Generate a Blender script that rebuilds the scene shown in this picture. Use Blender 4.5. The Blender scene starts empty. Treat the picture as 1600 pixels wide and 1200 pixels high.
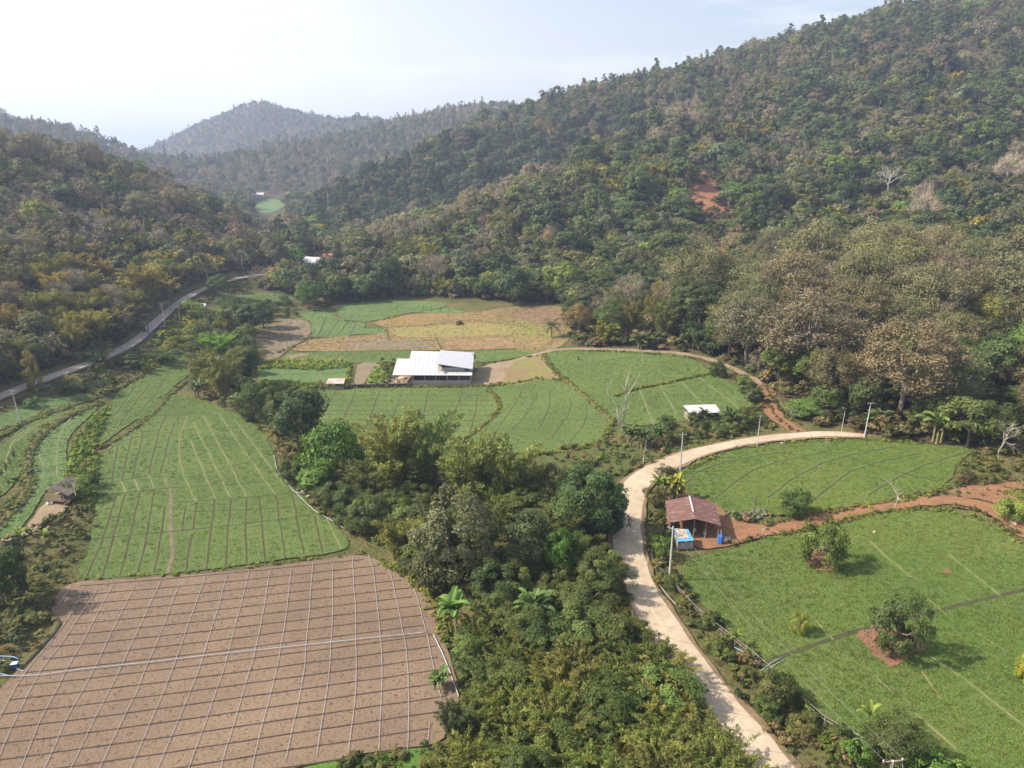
import bpy, math, random
import numpy as np
from mathutils import Vector, Matrix
from mathutils.geometry import delaunay_2d_cdt

R = math.radians
rng = np.random.default_rng(7)
random.seed(7)
S = bpy.context.scene
COL = S.collection

# ------------------------------------------------------------------ camera, sky, sun, exposure
HC = 55.0; PITCH = R(17.5); FPX = 1130.0
cam_d = bpy.data.cameras.new('camera'); cam = bpy.data.objects.new('camera', cam_d); COL.objects.link(cam)
cam.location = (0, 0, HC); cam.rotation_euler = (R(90) - PITCH, 0, 0)
cam_d.sensor_width = 36; cam_d.lens = 36 * FPX / 1600; cam_d.clip_start = 1; cam_d.clip_end = 20000
S.camera = cam
SUN_EL, SUN_AZ = R(42), R(-92)        # azimuth measured clockwise from +Y: the sun stands to the left
w = bpy.data.worlds.new('World'); S.world = w; w.use_nodes = True
nt = w.node_tree; nt.nodes.clear()
sky = nt.nodes.new('ShaderNodeTexSky'); sky.sky_type = 'NISHITA'; sky.sun_disc = False
sky.sun_elevation = SUN_EL; sky.sun_rotation = SUN_AZ % (2*math.pi); sky.air_density = 1.0; sky.dust_density = 5.0; sky.ozone_density = 1.2
sky.altitude = 500
bg = nt.nodes.new('ShaderNodeBackground'); bg.inputs[1].default_value = 0.125
out = nt.nodes.new('ShaderNodeOutputWorld')
# thin high cloud: a pale veil low over the hills and a few wisps
tc = nt.nodes.new('ShaderNodeTexCoord'); mp = nt.nodes.new('ShaderNodeMapping'); mp.inputs['Scale'].default_value = (1.2, 1.2, 7)
nz = nt.nodes.new('ShaderNodeTexNoise'); nz.inputs['Scale'].default_value = 2.2; nz.inputs['Detail'].default_value = 6; nz.inputs['Roughness'].default_value = .62
rp = nt.nodes.new('ShaderNodeValToRGB'); rp.color_ramp.elements[0].position = .48; rp.color_ramp.elements[1].position = .72
mx = nt.nodes.new('ShaderNodeMixRGB'); mx.inputs[2].default_value = (6.2, 6.2, 6.4, 1)
mm = nt.nodes.new('ShaderNodeMath'); mm.operation = 'MULTIPLY'; mm.inputs[1].default_value = .55
L = nt.links
L.new(tc.outputs['Generated'], mp.inputs[0]); L.new(mp.outputs[0], nz.inputs[0]); L.new(nz.outputs[0], rp.inputs[0])
# the air near the horizon, and all round the sun, is milky
nrm = nt.nodes.new('ShaderNodeVectorMath'); nrm.operation = 'NORMALIZE'; sxyz = nt.nodes.new('ShaderNodeSeparateXYZ')
L.new(tc.outputs['Generated'], nrm.inputs[0]); L.new(nrm.outputs[0], sxyz.inputs[0])
m1 = nt.nodes.new('ShaderNodeMath'); m1.operation = 'MULTIPLY_ADD'; m1.inputs[1].default_value = .42; L.new(sxyz.outputs[0], m1.inputs[0]); L.new(sxyz.outputs[2], m1.inputs[2])
vl = nt.nodes.new('ShaderNodeMapRange'); vl.interpolation_type = 'SMOOTHSTEP'; vl.inputs[1].default_value = -.2; vl.inputs[2].default_value = .38; vl.inputs[3].default_value = .98; vl.inputs[4].default_value = .22; L.new(m1.outputs[0], vl.inputs[0])
mv = nt.nodes.new('ShaderNodeMixRGB'); mv.inputs[2].default_value = (5.7, 5.7, 5.7, 1); L.new(vl.outputs[0], mv.inputs[0])
L.new(rp.outputs[0], mm.inputs[0]); L.new(mm.outputs[0], mx.inputs[0]); L.new(sky.outputs[0], mv.inputs[1]); L.new(mv.outputs[0], mx.inputs[1]); L.new(mx.outputs[0], bg.inputs[0]); L.new(bg.outputs[0], out.inputs[0])
sl = bpy.data.lights.new('sun', 'SUN'); sl.energy = 5.0; sl.angle = R(.6); sl.color = (1, .91, .78)
so = bpy.data.objects.new('sun', sl); COL.objects.link(so)
sd = Vector((math.cos(SUN_EL)*math.sin(SUN_AZ), math.cos(SUN_EL)*math.cos(SUN_AZ), math.sin(SUN_EL)))
so.rotation_euler = sd.to_track_quat('Z', 'Y').to_euler(); so.location = (-100, 50, 200)
vs = S.view_settings; vs.view_transform = 'Standard'; vs.look = 'None'; vs.gamma = 1; vs.exposure = 0.84
S.cycles.max_bounces = 6; S.cycles.diffuse_bounces = 2; S.cycles.glossy_bounces = 1; S.cycles.transmission_bounces = 3
S.cycles.volume_bounces = 0; S.cycles.transparent_max_bounces = 4
S.cycles.use_adaptive_sampling = True; S.cycles.adaptive_threshold = .02

# ------------------------------------------------------------------ pixel <-> world
sp, cp = math.sin(PITCH), math.cos(PITCH)
def ray(px, py):
    u = (px-800)/FPX; v = (600-py)/FPX
    return u, cp + sp*v, -sp + cp*v
def onz(px, py, z=0.0):
    u, dy, dz = ray(px, py); t = (z-HC)/dz
    return (u*t, dy*t, z)
def onD(px, py, D, dz_=0.0):
    u, dy, dz = ray(px, py); t = D/dy
    return (u*t, D, HC + dz*t + dz_)
def PD(px, D, h):
    r = (h-HC)/D; v = (r*cp + sp)/(cp - r*sp); t = D/(cp + sp*v)
    return ((px-800)/FPX*t, D, h)
def proj(x, y, z):
    zz = z-HC; f = y*cp - zz*sp; v = y*sp + zz*cp
    f = np.where(np.abs(f) < 1e-6, 1e-6, f)
    return 800 + FPX*x/f, 600 - FPX*v/f, f

# ------------------------------------------------------------------ noise
def _hash(i, j, s):
    n = (i*374761393 + j*668265263 + s*1274126177) & 0x7fffffff
    n = ((n ^ (n >> 13))*1274126177) & 0x7fffffff
    return ((n ^ (n >> 16)) & 0xffff)/65535.0
def vnoise(x, y, s=0):
    x = np.asarray(x, float); y = np.asarray(y, float)
    i = np.floor(x).astype(np.int64); j = np.floor(y).astype(np.int64); fx = x-i; fy = y-j
    fx = fx*fx*(3-2*fx); fy = fy*fy*(3-2*fy)
    a = _hash(i, j, s); b = _hash(i+1, j, s); c = _hash(i, j+1, s); d = _hash(i+1, j+1, s)
    return (a*(1-fx)+b*fx)*(1-fy) + (c*(1-fx)+d*fx)*fy
def fbm(x, y, s=0, o=4):
    r = 0; a = .5
    for k in range(o):
        r = r + a*(vnoise(x, y, s+k)-.5)*2; x = x*2.03+11.3; y = y*2.03+5.7; a *= .5
    return r
def sstep(a, b, x):
    t = np.clip((x-a)/(b-a), 0, 1); return t*t*(3-2*t)

# ------------------------------------------------------------------ terrain: control points -> smooth height field
CP = []
for q in [(400,1150,0),(100,1150,0),(700,1100,0),(1000,1100,0),(1400,1150,0),(1600,1100,0),(1600,900,.5),(1300,900,0),(300,950,0),
          (300,800,.5),(500,900,0),(600,850,0),(900,850,0),(1100,820,0),(300,680,1),(450,660,.5),(500,650,0),(650,640,0),(800,640,0),(1000,600,1.5),(900,570,1),
          (1100,640,1),(1300,720,1),(450,520,0),(600,500,0),(700,490,0),(850,480,0),(640,600,0),(740,590,0),(1180,680,1),(1010,740,.5),
          (1500,760,2),(150,780,1.5),(0,850,1.5),(60,700,2.5),(0,690,3.5),(120,630,3),(230,600,2),(300,560,2),(0,1000,.5),(560,560,0),
          (0,620,6),(60,597,6),(140,570,6),(180,552,6),(225,530,6),(240,505,6),(270,480,6),(300,460,6),(350,440,6),(415,428,6),
          (100,590,6),(400,470,2),(340,500,2),(430,490,1),(460,440,2),(540,440,3),(640,462,1),(760,462,1.5),(860,455,2),
          (430,325,8),(400,335,7),(430,370,6),(470,400,5),(380,365,6),(430,400,5)]:
    CP.append(onz(*q))
for q in [(400,55,0),(1200,55,0),(-200,60,1),(1900,90,3),(1900,150,5),(2300,220,20),(2200,330,60),(2400,500,110),
          (900,290,3),(1000,285,4),(1100,280,5),(1200,275,6),(1300,272,6),(1450,268,7),(1600,265,9),
          (950,215,2),(1080,225,6),(1200,235,8),(1400,240,15),(1300,240,12),(1500,230,12),(1600,225,9),(1400,200,10),(1550,190,7),(1250,190,4),(1050,190,2),(1400,165,3),(1600,160,4),
          (350,650,9),(400,800,9),(500,800,9),(480,650,6),(560,500,6),(480,560,5),(400,600,7),(560,700,12),(620,800,20),
          (-150,550,30),(-250,700,35),(-100,450,45),(50,620,20),(-400,300,70),(-300,200,35),(-200,140,12),(-500,500,80),
          (250,1350,5),(230,1600,5),(220,2300,0),(400,2100,60),(300,1350,10),(450,1350,14),(150,1300,18),(0,1300,25),(600,1400,35),(700,1500,50),
          (200,2700,10),(500,2700,20),(900,2500,40),(900,1600,40),(1200,1500,80),
          (900,900,75),(1100,900,100),(1300,900,120),(1600,900,140),(1000,1200,70),(1500,1300,100),(-300,1500,40),(-600,1200,60),
          (560,470,5),(640,480,7),(720,485,9),(800,500,13),(880,525,20),(950,550,32)]:
    CP.append(PD(*q))
TH = -9
for q in [(-150,200,310),(0,203,330),(60,220,345),(110,232,355),(160,244,370),(230,268,400),(300,300,450),(370,335,500),(405,363,500),      # left hill
          (0,172,900),(60,186,900),(110,197,890),(155,217,880),(200,244,860),(235,262,860),(-200,150,900),
          (222,238,1750),(270,212,1780),(320,185,1800),(365,170,1800),(385,160,1800),(402,153,1800),(420,158,1800),(440,168,1800),(490,183,1750),(520,189,1700),(560,180,1600),(600,187,1500),
          (260,258,1000),(350,245,1020),(430,224,1040),(520,217,1040),(590,205,1050),
          (610,187,1200),(660,172,1200),(720,163,1200),(780,158,1180),(830,164,1100),
          (520,303,560),(580,267,590),(640,236,620),(700,208,650),(760,186,680),(820,166,700),(870,150,720),(900,137,720),(950,125,720),(1000,113,710),(1050,108,700),(1100,98,700),
          (1150,74,690),(1200,60,680),(1250,46,675),(1300,28,670),(1400,5,660),(1500,-10,650),(1600,-25,640),(1800,-60,620),
          (600,352,360),(660,335,375),(700,325,390),(760,297,410),(830,265,430),(900,240,450),(950,215,475),(1000,190,500),(1060,172,550),
          (1300,200,440),(1100,250,420),(1500,180,430),(1200,320,350),(1500,300,350),(950,350,345),(1600,200,430)]:
    CP.append(onD(q[0], q[1], q[2], TH))
for q in [(-1500,4800,60),(-1250,4800,105),(-1000,4800,80),(-2600,4500,60),(0,4800,60),(2500,4500,150),
          (-3000,0,60),(3000,0,150),(0,-800,10),(-1500,-500,60),(1500,-500,80),(0,-200,0),(-150,-50,2),(150,-50,2),(0,20,0),(0,6500,40),(-3000,6500,40),(3000,6500,100),(-3000,2500,90),(3000,2500,200),
          (-200,60,14),(-260,100,45),(200,20,3),(300,100,12),(-500,100,90),(-400,-100,60),(500,100,60),(500,0,40)]:
    CP.append(q)
CP = np.array(CP, float); CC = 12.0
def _phi(dx, dy): return np.sqrt(dx*dx + dy*dy + CC*CC)
_n = len(CP); _A = np.zeros((_n+3, _n+3))
_A[:_n, :_n] = _phi(CP[:, 0][:, None]-CP[:, 0], CP[:, 1][:, None]-CP[:, 1])
_A[:_n, :_n] -= np.eye(_n)*6.0
_A[:_n, _n] = 1; _A[:_n, _n+1] = CP[:, 0]/1000; _A[:_n, _n+2] = CP[:, 1]/1000; _A[_n:, :_n] = _A[:_n, _n:].T
_W = np.linalg.solve(_A, np.concatenate([CP[:, 2], [0, 0, 0]]))
def rbf(x, y):
    sh = np.shape(x); x = np.ravel(x); y = np.ravel(y); o = np.empty(len(x))
    for a in range(0, len(x), 20000):
        X = x[a:a+20000]; Y = y[a:a+20000]
        o[a:a+20000] = _phi(X[:, None]-CP[:, 0], Y[:, None]-CP[:, 1]) @ _W[:_n] + _W[_n] + _W[_n+1]*X/1000 + _W[_n+2]*Y/1000
    return o.reshape(sh)
def _height(x, y):
    h = rbf(x, y)
    m = sstep(12, 45, h)
    g = fbm(x/95, y/95, 3, 4)*9*(1-.6*sstep(1200, 1600, y)) + fbm(x/300, y/300, 9, 3)*5*sstep(700, 1000, y)*(1-sstep(1300, 1600, y))
    h = h + m*g
    return np.where(h < -1.5, -1.5 + (h+1.5)*.1, h)
GN = dict(x0=-420., y0=-80., s=3., nx=360, ny=330); GF = dict(x0=-3900., y0=-900., s=26., nx=300, ny=300)
for g in (GN, GF):
    xx, yy = np.meshgrid(g['x0']+g['s']*np.arange(g['nx']), g['y0']+g['s']*np.arange(g['ny'])); g['h'] = _height(xx, yy)
def _bil(g, x, y):
    fx = np.clip((x-g['x0'])/g['s'], 0, g['nx']-1.001); fy = np.clip((y-g['y0'])/g['s'], 0, g['ny']-1.001)
    i = fx.astype(int); j = fy.astype(int); a = fx-i; b = fy-j; h = g['h']
    return (h[j, i]*(1-a)+h[j, i+1]*a)*(1-b) + (h[j+1, i]*(1-a)+h[j+1, i+1]*a)*b
def H(x, y):
    x = np.asarray(x, float); y = np.asarray(y, float)
    inn = (x > GN['x0']+3) & (x < GN['x0']+GN['s']*(GN['nx']-3)) & (y > GN['y0']+3) & (y < GN['y0']+GN['s']*(GN['ny']-3))
    return np.where(inn, _bil(GN, x, y), _bil(GF, x, y))
_TT = np.concatenate([np.arange(45, 500, .75), np.geomspace(500, 6000, 500)])
def G(px, py):
    """where the sight line through a photo pixel meets the terrain"""
    u, dy, dz = ray(px, py); X = u*_TT; Y = dy*_TT; Z = HC+dz*_TT
    d = Z - H(X, Y); k = np.argmax(d < 0)
    if d[k] >= 0: k = len(_TT)-1
    a, b = _TT[max(k-1, 0)], _TT[k]
    for _ in range(12):
        m = (a+b)/2
        if HC+dz*m < float(H(u*m, dy*m)): b = m
        else: a = m
    return np.array([u*b, dy*b, float(H(u*b, dy*b))])
def ppm(px, py):
    p = G(px, py); f = p[1]*cp - (p[2]-HC)*sp
    return FPX/f
def GP(pts): return np.array([G(*p) for p in pts])

# ------------------------------------------------------------------ object helpers
def tag(o, label=None, cat=None, group=None, kind=None):
    if label: o['label'] = label
    if cat: o['category'] = cat
    if group: o['group'] = group
    if kind: o['kind'] = kind
    return o
def empty(name, loc=(0, 0, 0), rz=0, label=None, cat=None, group=None):
    o = bpy.data.objects.new(name, None); COL.objects.link(o); o.location = loc; o.rotation_euler = (0, 0, rz); o.empty_display_size = .3
    return tag(o, label, cat, group)
def npmesh(name, V, F, mats=(), smooth=False, attrs=None, loose=None):
    """V (n,3); F list of arrays (m,k) or one array"""
    me = bpy.data.meshes.new(name)
    if isinstance(F, np.ndarray): F = [F]
    F = [f for f in F if len(f)]
    V = np.asarray(V, np.float32)
    me.vertices.add(len(V)); me.vertices.foreach_set('co', V.ravel())
    if F:
        li = np.concatenate([f.ravel() for f in F]).astype(np.int32)
        tot = np.concatenate([np.full(len(f), f.shape[1]) for f in F]).astype(np.int32)
        st = np.concatenate([[0], np.cumsum(tot)[:-1]]).astype(np.int32)
        me.loops.add(len(li)); me.loops.foreach_set('vertex_index', li)
        me.polygons.add(len(tot)); me.polygons.foreach_set('loop_start', st)
        me.polygons.foreach_set('use_smooth', np.full(len(tot), smooth))
    for m in mats: me.materials.append(m)
    if attrs:
        for k, (typ, dom, arr) in attrs.items():
            a = me.attributes.new(k, typ, dom)
            a.data.foreach_set({'FLOAT': 'value', 'INT': 'value', 'FLOAT_VECTOR': 'vector', 'FLOAT_COLOR': 'color'}[typ], np.asarray(arr).ravel())
    me.update(calc_edges=True); me.validate()
    return me
def link(name, me, parent=None, **kw):
    o = bpy.data.objects.new(name, me); COL.objects.link(o)
    if parent is not None: o.parent = parent
    return tag(o, **kw)
class MB:
    """collects boxes, tubes and prisms into one mesh"""
    def __init__(s): s.v = []; s.f = {3: [], 4: []}; s.n = 0
    def add(s, V, F):
        V = np.asarray(V, float)
        for f in F: s.f[len(f)].append([i+s.n for i in f])
        s.v.append(V); s.n += len(V)
    def box(s, c, d, rz=0, M=None):
        x, y, z = [k/2 for k in d]
        V = np.array([(a*x, b*y, e*z) for e in (-1, 1) for a, b in ((-1, -1), (1, -1), (1, 1), (-1, 1))])
        if rz: V = V @ np.array([[math.cos(rz), math.sin(rz), 0], [-math.sin(rz), math.cos(rz), 0], [0, 0, 1]])
        s.add(V+np.array(c), [(3, 2, 1, 0), (4, 5, 6, 7), (0, 1, 5, 4), (1, 2, 6, 5), (2, 3, 7, 6), (3, 0, 4, 7)])
    def slab(s, q, t):
        """four corners (ordered) with thickness t downward"""
        q = np.array(q, float); V = np.concatenate([q-[0, 0, t], q])
        s.add(V, [(3, 2, 1, 0), (4, 5, 6, 7), (0, 1, 5, 4), (1, 2, 6, 5), (2, 3, 7, 6), (3, 0, 4, 7)])
    def tube(s, pts, rad, n=6, cap=True):
        pts = np.array(pts, float); k = len(pts)
        rad = np.broadcast_to(np.array(rad, float), (k,)); V = []
        for i in range(k):
            d = pts[min(i+1, k-1)]-pts[max(i-1, 0)]; d = d/(np.linalg.norm(d)+1e-9)
            a = np.cross(d, [0, 0, 1.]); 
            if np.linalg.norm(a) < .05: a = np.cross(d, [1., 0, 0])
            a /= np.linalg.norm(a); b = np.cross(d, a)
            an = np.arange(n)*2*math.pi/n
            V.append(pts[i] + rad[i]*(np.cos(an)[:, None]*a + np.sin(an)[:, None]*b))
        F = [(i*n+j, i*n+(j+1) % n, (i+1)*n+(j+1) % n, (i+1)*n+j) for i in range(k-1) for j in range(n)]
        V = np.concatenate(V)
        if cap:
            V = np.concatenate([V, pts[:1], pts[-1:]]); c0, c1 = k*n, k*n+1
            F += [(c0, (j+1) % n, j) for j in range(n)] + [(c1, (k-1)*n+j, (k-1)*n+(j+1) % n) for j in range(n)]
        s.add(V, F)
    def mesh(s, name, mats=(), smooth=False):
        F = [np.array(s.f[k], int) for k in (3, 4) if s.f[k]]
        return npmesh(name, np.concatenate(s.v), F, mats, smooth)
    def build(s, name, mat, parent=None, smooth=False, **kw):
        return link(name, s.mesh(name, [mat], smooth), parent, **kw)

# ------------------------------------------------------------------ materials
def newmat(name):
    m = bpy.data.materials.new(name); m.use_nodes = True; n = m.node_tree.nodes; n.clear(); return m, n, m.node_tree.links
def N(n, t, **kw):
    x = n.new(t)
    for k, v in kw.items():
        if k.startswith('i_'):
            kk = k[2:]; x.inputs[int(kk) if kk.isdigit() else kk.replace('_', ' ')].default_value = v
        else: setattr(x, k, v)
    return x
def surf(name, c1, c2, scale=.5, c3=None, scale3=6., amt3=.5, rough=.9, bump=.0, bscale=8., detail=6, lo=.35, hi=.65, stretch=(1, 1, 1), bdist=.2, lo3=.45, hi3=.7):
    """two colours mixed by a large noise, a third speckled in by a fine one"""
    m, n, l = newmat(name)
    co = N(n, 'ShaderNodeTexCoord'); mp = N(n, 'ShaderNodeMapping'); mp.inputs['Scale'].default_value = stretch
    l.new(co.outputs['Object'], mp.inputs[0])
    t = N(n, 'ShaderNodeTexNoise', i_Scale=scale, i_Detail=detail, i_Roughness=.6); l.new(mp.outputs[0], t.inputs[0])
    mr = N(n, 'ShaderNodeMapRange'); mr.inputs[1].default_value = lo; mr.inputs[2].default_value = hi; l.new(t.outputs[0], mr.inputs[0])
    mix = N(n, 'ShaderNodeMixRGB'); mix.inputs[1].default_value = (*c1, 1); mix.inputs[2].default_value = (*c2, 1); l.new(mr.outputs[0], mix.inputs[0])
    last = mix
    if c3:
        t3 = N(n, 'ShaderNodeTexNoise', i_Scale=scale3, i_Detail=4., i_Roughness=.7); l.new(mp.outputs[0], t3.inputs[0])
        m3 = N(n, 'ShaderNodeMapRange'); m3.inputs[1].default_value = lo3; m3.inputs[2].default_value = hi3; m3.inputs[4].default_value = amt3; l.new(t3.outputs[0], m3.inputs[0])
        x3 = N(n, 'ShaderNodeMixRGB'); x3.inputs[2].default_value = (*c3, 1); l.new(m3.outputs[0], x3.inputs[0]); l.new(mix.outputs[0], x3.inputs[1]); last = x3
    b = N(n, 'ShaderNodeBsdfPrincipled', i_Roughness=rough); b.inputs['Specular IOR Level'].default_value = .2
    l.new(last.outputs[0], b.inputs['Base Color'])
    if bump:
        tb = N(n, 'ShaderNodeTexNoise', i_Scale=bscale, i_Detail=5., i_Roughness=.7); l.new(mp.outputs[0], tb.inputs[0])
        bp = N(n, 'ShaderNodeBump', i_Strength=bump, i_Distance=bdist); l.new(tb.outputs[0], bp.inputs['Height']); l.new(bp.outputs[0], b.inputs['Normal'])
    o = N(n, 'ShaderNodeOutputMaterial'); l.new(b.outputs[0], o.inputs[0]); return m
def leafmat(name, inst=False, var=.55, trans=.3, warm=(1.06, 1.0, .7)):
    """foliage: the tree's own colour, varied leaf by leaf"""
    m, n, l = newmat(name)
    if inst: c = N(n, 'ShaderNodeAttribute', attribute_type='INSTANCER', attribute_name='tint'); cs = c.outputs['Color']
    else: c = N(n, 'ShaderNodeObjectInfo'); cs = c.outputs['Color']
    at = N(n, 'ShaderNodeAttribute', attribute_name='leafvar')
    hs = N(n, 'ShaderNodeHueSaturation')
    a1 = N(n, 'ShaderNodeMapRange'); a1.inputs[3].default_value = 1-var; a1.inputs[4].default_value = 1+var*1.25; l.new(at.outputs['Fac'], a1.inputs[0]); l.new(a1.outputs[0], hs.inputs['Value'])
    a2 = N(n, 'ShaderNodeMath', operation='MULTIPLY_ADD', i_1=-.03, i_2=.522); l.new(at.outputs['Fac'], a2.inputs[0]); l.new(a2.outputs[0], hs.inputs['Hue'])
    wb = N(n, 'ShaderNodeMixRGB', blend_type='MULTIPLY', i_0=1.); wb.inputs[2].default_value = (*warm, 1); l.new(cs, wb.inputs[1]); l.new(wb.outputs[0], hs.inputs['Color'])
    d = N(n, 'ShaderNodeBsdfPrincipled', i_Roughness=.62); d.inputs['Specular IOR Level'].default_value = .25; l.new(hs.outputs[0], d.inputs['Base Color'])
    tr = N(n, 'ShaderNodeBsdfTranslucent'); l.new(hs.outputs[0], tr.inputs[0])
    ms = N(n, 'ShaderNodeMixShader', i_0=trans); l.new(d.outputs[0], ms.inputs[1]); l.new(tr.outputs[0], ms.inputs[2])
    o = N(n, 'ShaderNodeOutputMaterial'); l.new(ms.outputs[0], o.inputs[0]); return m
def plain(name, c, rough=.7, metal=0, spec=.4):
    return surf(name, c, tuple(k*.8 for k in c), scale=3, rough=rough, bump=.05)
# ------------------------------------------------------------------ foliage builders
def unit(v): return v/(np.linalg.norm(v, axis=-1, keepdims=True)+1e-9)
def quads(P, Nm, size, asp=.6, up=None, r=rng):
    n = len(P); Nm = unit(Nm)
    t = unit(np.cross(Nm, r.normal(size=(n, 3)) if up is None else up)); b = np.cross(Nm, t)
    s = np.broadcast_to(size, (n,))[:, None]
    V = np.stack([P-b*s, P+t*s*asp, P+b*s, P-t*s*asp], 1).reshape(-1, 3)
    return V, np.arange(4*n).reshape(n, 4)
def leafmesh(name, P, Nm, size, var, mat, asp=.6, up=None, extra=None, r=rng):
    V, F = quads(P, Nm, size, asp, up, r); A = np.repeat(var, 4)
    return npmesh(name, V, F, [mat], attrs={'leafvar': ('FLOAT', 'POINT', A)})
def crownpts(r, Wd, z0, z1, nc, nl, cr=.15, flat=.7, bump=.25, bottom=-.35, fill=.62):
    """clumps spread over a lumpy crown; leaves sit on the outside of each clump"""
    d = unit(r.normal(size=(nc*3, 3))); d = d[d[:, 2] > bottom][:nc]
    f = 1 + bump*(vnoise(d[:, 0]*2.2+5+z1, d[:, 1]*2.2+d[:, 2]*1.7, int(Wd*10)) - .5)*2
    rad = (fill + (1-fill)*r.random(len(d))**.5)*f
    c = d*rad[:, None]*[Wd/2, Wd/2, (z1-z0)/2] + [0, 0, (z0+z1)/2]
    cs = Wd*cr*(.6+.8*r.random(len(c)))
    k = r.integers(0, len(c), nl)
    q = unit(r.normal(size=(nl, 3))+[0, 0, .35]); rr = (.55+.5*r.random(nl))
    P = c[k] + q*(cs[k]*rr)[:, None]*[1, 1, flat]
    Nm = q*.6 + d[k]*.75 + r.normal(size=(nl, 3))*.42 + [0, 0, .15]
    cv = r.random(len(c))
    return P, Nm, .62*cv[k] + .38*r.random(nl), c
def trunk_mb(r, h0, crad, rad, centers, nb=7, zs=.35):
    m = MB(); top = np.array([r.normal()*.25, r.normal()*.25, h0])
    mid = np.array([r.normal()*.15, r.normal()*.15, h0*.5])
    m.tube([(0, 0, -.6), (0, 0, .1), mid, top], [rad*1.25, rad, rad*.8, rad*.6], 7)
    for i in r.choice(len(centers), min(nb, len(centers)), replace=False):
        e = centers[i]; s = mid + (top-mid)*r.random()
        q = (s+e)/2 + np.array([0, 0, -.08*h0]) + r.normal(size=3)*.15
        m.tube([s, q, e], [rad*.45, rad*.3, rad*.1], 5, cap=False)
    return m
LEAF = leafmat('leaf_material'); LEAFI = leafmat('leaf_material_forest', True)
TWIG = leafmat('dry_leaf_material', False, .5, .1, (1.0, 1., .86)); TWIGI = leafmat('dry_leaf_material_forest', True, .5, .1, (1.0, 1., .86))
BARK = surf('bark_material', (.11, .085, .06), (.2, .17, .13), 2.5, rough=.95, bump=.4, bscale=12)
GBARK = surf('grey_bark_material', (.16, .135, .11), (.26, .225, .185), 2, rough=.95, bump=.3, bscale=10)
PALEBARK = surf('pale_bark_material', (.33, .29, .24), (.48, .44, .38), 2, rough=.9, bump=.3, bscale=10)
CULM = surf('bamboo_culm_material', (.12, .14, .05), (.22, .2, .09), 1.5, rough=.6)
STEM = surf('banana_stem_material', (.16, .17, .06), (.3, .23, .13), 2, rough=.8)

def p_broad(seed, Hh=10., Wd=8., nl=6000, ls=.24, nc=46, inst=False, z0=.08, cr=.15, fill=.62, bump=.28, flat=.7, bottom=-.35):
    r = np.random.default_rng(seed)
    P, Nm, va, c = crownpts(r, Wd, Hh*z0, Hh*.94, nc, nl, cr, flat, bump, bottom, fill)
    cm = leafmesh('crown', P, Nm, ls*(.6+.8*r.random(nl)), va, LEAFI if inst else LEAF, .6, r=r)
    tm = trunk_mb(r, Hh*.5, Wd, .018*Hh+.05, c, 7 if not inst else 4).mesh('trunk', [BARK])
    return tm, cm, Hh, Wd
def p_dry(seed, Hh=12., Wd=9., nl=6500, ls=.17, nc=70, inst=False, twigs=900, z0=.16, fill=.5):
    """a deciduous tree in the dry season: thin dry leaves and many twigs"""
    r = np.random.default_rng(seed)
    P, Nm, va, c = crownpts(r, Wd, Hh*z0, Hh*.95, int(nc*1.3), nl, .125, .95, .16, -.5, fill); Nm = Nm+r.normal(size=Nm.shape)*.5
    k = r.integers(0, len(c), twigs); base = np.array([0, 0, Hh*.42])
    d = unit(c[k]-base+r.normal(size=(twigs, 3))*Wd*.09)
    tp = c[k] + r.normal(size=(twigs, 3))*Wd*.05; Lw = (.5+.7*r.random(twigs))*Wd*.075
    side = unit(np.cross(d, r.normal(size=(twigs, 3))))
    w_ = .022 if not inst else .05
    V2 = np.stack([tp-d*Lw[:, None], tp+side*w_, tp+d*Lw[:, None], tp-side*w_], 1).reshape(-1, 3)
    V, F = quads(P, Nm, ls*(.6+.8*r.random(nl)), .6, None, r)
    A = np.concatenate([np.repeat(va, 4), np.full(len(V2), .9)])
    cm = npmesh('crown', np.concatenate([V, V2]), np.concatenate([F, np.arange(len(V2)).reshape(-1, 4)+len(V)]), [TWIGI if inst else TWIG], attrs={'leafvar': ('FLOAT', 'POINT', A)})
    tm = trunk_mb(r, Hh*.55, Wd, .016*Hh+.04, c, 12 if not inst else 5).mesh('trunk', [GBARK])
    return tm, cm, Hh, Wd
def branch_tree(r, m, p, d, L, rad, lv, n=5):
    q = p + d*L*.5 + r.normal(size=3)*L*.06; e = p + d*L + r.normal(size=3)*L*.08
    m.tube([p, q, e], [rad, rad*.8, rad*.55], 5 if rad > .03 else 3, cap=False)
    if lv == 0: return
    for i in range(n if lv > 1 else n+1):
        nd = unit(d*.9 + r.normal(size=3)*.55 + np.array([0, 0, .18])); s = q + (e-q)*r.random()
        branch_tree(r, m, s if i else e, nd, L*(.55+.25*r.random()), rad*.55, lv-1, n)
def p_bare(seed, Hh=10., inst=False, lv=3, n=4, pale=True, rad=None):
    r = np.random.default_rng(seed); m = MB(); rad = rad or .02*Hh
    branch_tree(r, m, np.array([0, 0, -.3]), np.array([.03, 0, 1.]), Hh*.42, rad, lv, n)
    V = np.concatenate(m.v); k = Hh/V[:, 2].max(); m.v = [a*[1, 1, k] for a in m.v]
    return m.mesh('trunk', [PALEBARK if pale else BARK]), None, Hh, Hh*.7
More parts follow.
